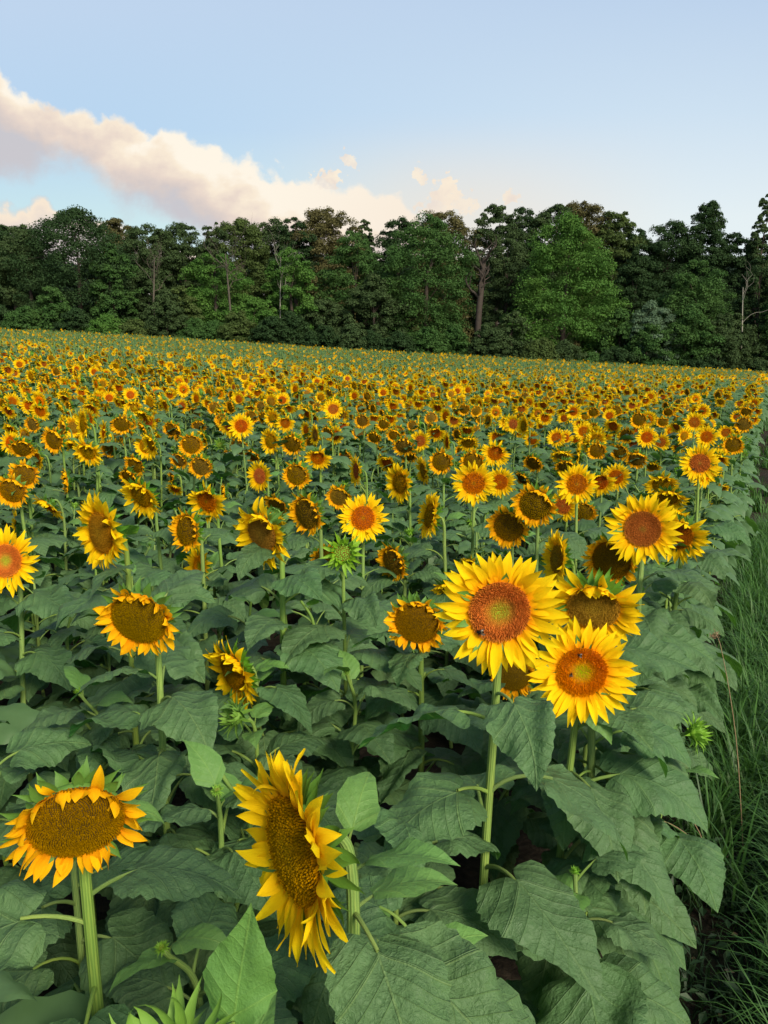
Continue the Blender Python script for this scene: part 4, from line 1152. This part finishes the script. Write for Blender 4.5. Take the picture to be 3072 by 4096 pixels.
def seam_label(x):
    t = min(front, key=lambda f: abs(f[0]-x)); side = 'left' if x < t[0] else 'right'
    w = t[6].split()[:7]
    while w[-1] in ('the', 'at', 'of', 'with', 'in', 'its', 'a', 'to', 'right', 'left', 'under', 'behind', 'before', 'highest', 'rising', 'dead', 'big', 'between', 'near', 'on', 'beside', 'pointed', 'dark', 'bare'): w.pop()
    w = ' '.join(w)
    k = (t[6], side); SEEN[k] = SEEN.get(k, 0)+1
    return ('outer ' if SEEN[k] > 1 else '')+f'low bush {side} of the foot of the '+w
for i, X in enumerate(range(-60, 1760, 58)):
    b = float(np.interp(X, [0, 700, 1050, 1300, 1659], [705, 745, 770, 790, 806])); x = X+q.uniform(-16, 16)
    tree(x, b-q.choice([22, 30, 45, 60, 85])-q.uniform(0, 20), q.uniform(34, 50), q.uniform(91.5, 93.5)+ (1.5 if X < 500 else 0), q.choice(['dull', 'mid', 'dark', 'bright', 'mid', 'olive']), 'bush', 0, 1.0,
         seam_label(x), 'bush', 'bushes along the wood edge', cat='bush', seed=700+i)

def branchy(g, rs, p, d, L, r, depth, gnarl=.35, k=6):
    n = 6; P = [p]; dd = d.copy()
    for i in range(n):
        dd = dd+np.array([rs.gauss(0, gnarl), rs.gauss(0, gnarl*.5), rs.gauss(0, gnarl*.5)+.03]); dd /= np.linalg.norm(dd); P.append(P[-1]+dd*L/n)
    tube(g, P, np.linspace(r, r*.45 if depth else r*.15, n+1), k)
    if depth:
        for j in range(rs.randint(2, 4)):
            i = rs.randint(2, n); a = np.array([rs.uniform(-1, 1), rs.uniform(-.5, .5), rs.uniform(-.1, .9)]); nd = dd*.6+a; nd /= np.linalg.norm(nd)
            branchy(g, rs, P[i], nd, L*rs.uniform(.45, .72), r*.5, depth-1, gnarl, 5)
def dead_tree(X, top, base, D, r, seed, label, mat, nb, spread=.8, depth=2, lean=0, snag=False):
    p = ray(X*1.8517, top*1.8517, D); gz = float(ground(p[0], p[1])); H = p[2]-gz; rs = random.Random(seed)
    e = bpy.data.objects.new('dead_tree', None); C.objects.link(e); e.location = (p[0], p[1], gz); tag(e, label, 'dead tree', 'dead trees in the wood edge')
    g = Geo(); P = smooth_path([(0, 0, -.4), (.15*lean, 0, H*.35), (lean*.6, 0, H*.6), (lean, 0, H*.82)], 12)
    rad = np.linspace(r*1.3, r*.45, 12)
    if snag: rad = np.interp(np.linspace(0, 1, 12), [0, .08, .3, .7, 1], [r*1.9, r*1.15, r, r*.95, r*.7])
    tube(g, P, rad, 10); link('trunk', g.mesh('trunk', [mat]), e)
    for i in range(nb):
        g = Geo(); j = rs.randint(5, 10); s = (-1)**i; d = np.array([s*rs.uniform(.2, 1)*spread, rs.uniform(-.3, .1), rs.uniform(.3, 1)]); d /= np.linalg.norm(d)
        branchy(g, rs, P[j], d, H*rs.uniform(.16, .30), rad[j]*.5, depth); link('branch', g.mesh('branch', [mat]), e)
dead_tree(1036, 505, 790, 95.4, .40, 5, 'thick dead trunk with broken bare limbs, standing before the trees right of centre', TRUNKD, 7, .45, 1, .6, True)
dead_tree(322, 515, 720, 94.6, .13, 8, 'forked dead tree with pale twisted limbs right of the broad oak', DEADB, 7, 1.0, 2, .5)
dead_tree(492, 500, 730, 94.6, .14, 12, 'bare grey tree with long sideways branches above the ivy-clad tree', DEADB, 8, 1.1, 2, -.4)
dead_tree(600, 500, 700, 95.6, .07, 14, 'thin pale dead twigs sticking out above the column-shaped tree', PALEB, 5, .8, 2, .3)
dead_tree(1618, 575, 760, 93.6, .085, 21, 'slim white dead birch stem near the right border', PALEB, 3, .5, 1, -.5)

# ------------------------------------------------------------------ grass, weeds and dry stalks along the path
def blade_mat(name, a, b, tr=.25):
    m, t, out, p = material(name); geo = t.new('ShaderNodeNewGeometry')
    c = t.mix(geo.outputs['Random Per Island'], a, b); uv = t.new('ShaderNodeUVMap').outputs[0]; sp = t.new('ShaderNodeSeparateXYZ'); t.l.new(uv, sp.inputs[0])
    finish(t, out, p, c, tr, (b[0]*1.5, b[1]*1.6, b[2], 1), rough=.5, spec=.3); return m
GRASS = blade_mat('grass', (.024, .075, .015), (.075, .175, .034)); WEED = blade_mat('weeds', (.022, .050, .020), (.040, .085, .030)); STRAW = blade_mat('straw', (.20, .13, .07), (.30, .21, .12), .1)
def blades(n, sampler, lo, hi, w, seed, nseg=5):
    rs = np.random.RandomState(seed); B = sampler(rs, n); n = len(B)
    x, y, az0, sc = B.T; z = ground(x, y)
    H = rs.uniform(lo, hi, n)*sc; az = az0+rs.normal(0, .8, n); bend = rs.uniform(.5, 2.1, n); el0 = rs.uniform(1.1, 1.55, n)
    V = np.zeros((n, nseg, 2, 3)); px, pz = np.zeros(n), np.zeros(n)
    for i in range(nseg):
        f = i/(nseg-1); ww = w*sc*(1-f**1.6)*.5+.0003
        V[:, i, 0] = np.stack([x+px*np.cos(az)+ww*np.sin(az), y+px*np.sin(az)-ww*np.cos(az), z+pz], -1)
        V[:, i, 1] = np.stack([x+px*np.cos(az)-ww*np.sin(az), y+px*np.sin(az)+ww*np.cos(az), z+pz], -1)
        el = el0-bend*f*1.15; px = px+np.cos(el)*H/(nseg-1); pz = pz+np.sin(el)*H/(nseg-1)
    F = np.array([[2*i, 2*i+1, 2*i+3, 2*i+2] for i in range(nseg-1)])[None]+(np.arange(n)*nseg*2)[:, None, None]
    g = Geo(); g.add(V.reshape(-1, 3), F.reshape(-1, 4), np.tile(np.repeat(np.linspace(0, 1, nseg), 2)[:, None]*[0, 1.], (n, 1))); return g
def strip(s0, s1, p0, p1, clump=True):
    def f(rs, n):
        nt = max(1, n//38); ts = rs.uniform(s0, s1, nt); tp = p0+(p1-p0)*rs.uniform(0, 1, nt)**.9; ta = rs.uniform(0, 6.28, nt); tsz = rs.uniform(.65, 1.3, nt)
        i = rs.randint(0, nt, n); r = np.abs(rs.normal(0, .075, n)); a = rs.uniform(0, 6.28, n)
        s = ts[i]+r*np.cos(a); p = tp[i]+r*np.sin(a)
        x = p*.8942+s*.4478; y = -p*.4478+s*.8942
        edge = np.clip((p-p0+.25)/.5, .35, 1)
        return np.stack([x, y, np.where(rs.rand(n) < .55, a-.464, ta[i]), tsz[i]*edge], -1)
    return f
gr = Geo()
gr.merge(blades(42000, strip(1.0, 4.8, .16, 1.9), .22, .60, .0085, 1))
gr.merge(blades(2600, strip(1.0, 5, .10, 1.9), .10, .30, .022, 8, 5))
gr.merge(blades(44000, strip(3.0, 12, -.28, 2.2), .16, .42, .0095, 2, 4))
gr.merge(blades(26000, strip(11.5, 60, -.38, 3.2), .16, .40, .020, 3, 3))
tag(link('grass', gr.mesh('grass', [GRASS]), None), 'long green grass in tufts along the right edge of the field', 'grass', kind='stuff')
gr = blades(9000, strip(.9, 9, -.22, .55), .05, .16, .008, 6, 3)
tag(link('dark_weeds', gr.mesh('dark_weeds', [WEED]), None), 'short dark weeds on bare soil beneath the outermost sunflowers', 'weeds', kind='stuff')

def small_leaf_litter():
    rs = np.random.RandomState(9); g = Geo()
    for (n, s0, s1, p0, p1, hz, sz, mat) in ((2600, .9, 7, -.25, .5, .10, .022, 0), (350, .9, 7, -.3, .45, .02, .016, 1)):
        s = rs.uniform(s0, s1, n); p = rs.uniform(p0, p1, n); x = p*.8942+s*.4478; y = -p*.4478+s*.8942; z = ground(x, y)+rs.uniform(.004, hz, n)
        c = np.stack([x, y, z], -1); nr = rs.normal(0, .5, (n, 3))+[0, 0, 1]; nr /= np.linalg.norm(nr, axis=1)[:, None]
        a = np.cross(nr, rs.normal(0, 1, (n, 3))); a /= np.linalg.norm(a, axis=1)[:, None]; b = np.cross(nr, a); L = sz*rs.uniform(.5, 1.4, n)[:, None]
        V = np.stack([c-a*L, c-b*L*.5+nr*L*.2, c+a*L, c+b*L*.5+nr*L*.2], 1); g.add(V.reshape(-1, 3), np.arange(n*4).reshape(-1, 4), None, mat)
    tag(link('ground_cover', g.mesh('ground_cover', [WEED, STRAW], False), None), 'small dark leaves and dry bits lying on the shaded soil', 'ground cover', kind='stuff')
small_leaf_litter()

def dry_stalk(X, Y0, Y1, X1, h, seed, label, head=True):
    """dry grass stalk: foot at the ground behind pixel (X, Y0)"""
    rs = random.Random(seed)
    lo, hi = .5, 8.0
    for _ in range(40):
        m = (lo+hi)/2; p = ray(X, Y0, m)
        if p[2] > float(ground(p[0], p[1])): lo = m
        else: hi = m
    b = ray(X, Y0, lo); t = ray(X1, Y1, lo*.99)
    mid = b*.45+t*.55+np.array([rs.uniform(-.02, .02)+.035, 0, .02]); g = Geo()
    P = smooth_path([b, mid, t, t+(t-mid)*.12+np.array([-.03, 0, -.02])], 16); tube(g, P-b, np.linspace(.0026, .0012, 16), 5)
    e = bpy.data.objects.new('dry_grass_stalk', None); C.objects.link(e); e.location = b; tag(e, label, 'dry grass', 'dry stalks at the field edge')
    link('stem', g.mesh('stem', [STRAW]), e)
    if head:
        g = Geo()
        for i in range(46):
            k = rs.uniform(.78, 1)*15; q = P[int(k)]-b+np.array([rs.gauss(0, .006) for _ in range(3)]); d = np.array([rs.uniform(-1, 1), rs.uniform(-1, 1), rs.uniform(-.2, 1)])*.012
            tube(g, [q, q+d*.5, q+d], [.0012, .0022, .0004], 4)
        link('seed_head', g.mesh('seed_head', [STRAW]), e)
    return e
dry_stalk(2975, 3440, 2575, 2880, 1, 1, 'tall dry brown grass stalk with nodding seed head by the field edge')
dry_stalk(2770, 3590, 3260, 2752, 1, 2, 'short thick dry stalk standing on the dark soil')
dry_stalk(2850, 3490, 3290, 2670, 1, 3, 'thin straw leaning left against the lowest leaves', False)

# ------------------------------------------------------------------ bees on the flowers
def bee_mats():
    a = plain('bee_fur', (.012, .010, .008), .9, .1, 300, .4); b = plain('bee_band', (.16, .12, .06), .9, .1, 300, .3)
    m, t, out, p = material('bee_wing'); finish(t, out, p, (.10, .08, .06), .4, (.4, .38, .3, 1), rough=.25, spec=.6); return a, b, m
BEEM = bee_mats()
def lathe(g, prof, k=10, mat=0, ax=None):
    th = np.arange(k)*2*math.pi/k; V = np.array([[(x, r*math.cos(a), r*math.sin(a)) for a in th] for x, r in prof])
    g.add(V.reshape(-1, 3), grid_faces(len(prof), k, True), None, mat)
def bee(key, X, Y, L, az, name, label):
    e0, hp, n, k = built[key]; d = k['d']
    o_, dr = np.array([0, 0, CAMZ]), ray(X, Y, 1.0)-np.array([0, 0, CAMZ])
    tt = ((hp-o_)@n)/(dr@n); pos = o_+dr*tt+n*(.009*k['sc'])
    e = bpy.data.objects.new(name, None); C.objects.link(e); F = frame(n)@rotm('Z', az)
    M = np.eye(4); M[:3, :3] = F; M[:3, 3] = pos; e.matrix_world = Matrix(M.tolist()); tag(e, label, 'bee')
    g = Geo(); s = L
    lathe(g, [(-.5*s, .01*s), (-.42*s, .13*s), (-.25*s, .19*s), (-.05*s, .17*s)], mat=0); lathe(g, [(-.22*s, .20*s), (-.12*s, .205*s)], mat=1)
    lathe(g, [(-.07*s, .10*s), (.02*s, .19*s), (.16*s, .19*s), (.24*s, .10*s)], mat=0); lathe(g, [(.22*s, .09*s), (.30*s, .13*s), (.38*s, .11*s), (.43*s, .02*s)], mat=0)
    for i, x in enumerate((.0, .1, .2)):
        for sd in (-1, 1): tube(g, [(x*s, sd*.12*s, -.05*s), (x*s+(i-1)*.1*s, sd*.3*s, 0), (x*s+(i-1)*.22*s, sd*.36*s, -.2*s)], [.02*s, .018*s, .01*s], 5)
    for sd in (-1, 1): tube(g, [(.40*s, sd*.05*s, .05*s), (.5*s, sd*.1*s, .12*s), (.6*s, sd*.12*s, .08*s)], [.01*s]*3, 4)
    V = g; o = link('body', g.mesh('body', BEEM[:2]), e); o.location = (0, 0, .17*s)
    for sd in (-1, 1):
        g = Geo(); a = np.linspace(0, 2*math.pi, 13)[:-1]; R = .24*s
        P = [(-.02*s, sd*.05*s, .17*s)]+[(-.28*s+R*math.cos(q)*.95, sd*(.2*s+.13*s*math.sin(q)+.1*s*(1-math.cos(q))*.5), .22*s+.02*s*math.sin(q)) for q in a]
        g.add(P, [(0, 1+i, 1+(i+1) % 12) for i in range(12)]); link('wing', g.mesh('wing', [BEEM[2]]), e).location = (0, 0, .17*s)
bee((1998, 2447), 1922, 2523, .019, 3.3, 'bumblebee', 'dark bumblebee on the lower left of the largest green-centred sunflower disc')
bee((2327, 2688), 2316, 2620, .014, 3.0, 'honeybee', 'small bee on the top of the disc of the two-bee sunflower')
bee((2327, 2688), 2284, 2697, .012, 1.4, 'honeybee', 'small bee on the left side of the disc of the two-bee sunflower')
bee((2800, 1853), 2777, 1876, .019, .4, 'bumblebee', 'dark bee on the bright open sunflower near the grass edge')
S.cycles.use_adaptive_sampling = True
S.cycles.max_bounces = 6; S.cycles.diffuse_bounces = 3; S.cycles.transparent_max_bounces = 4
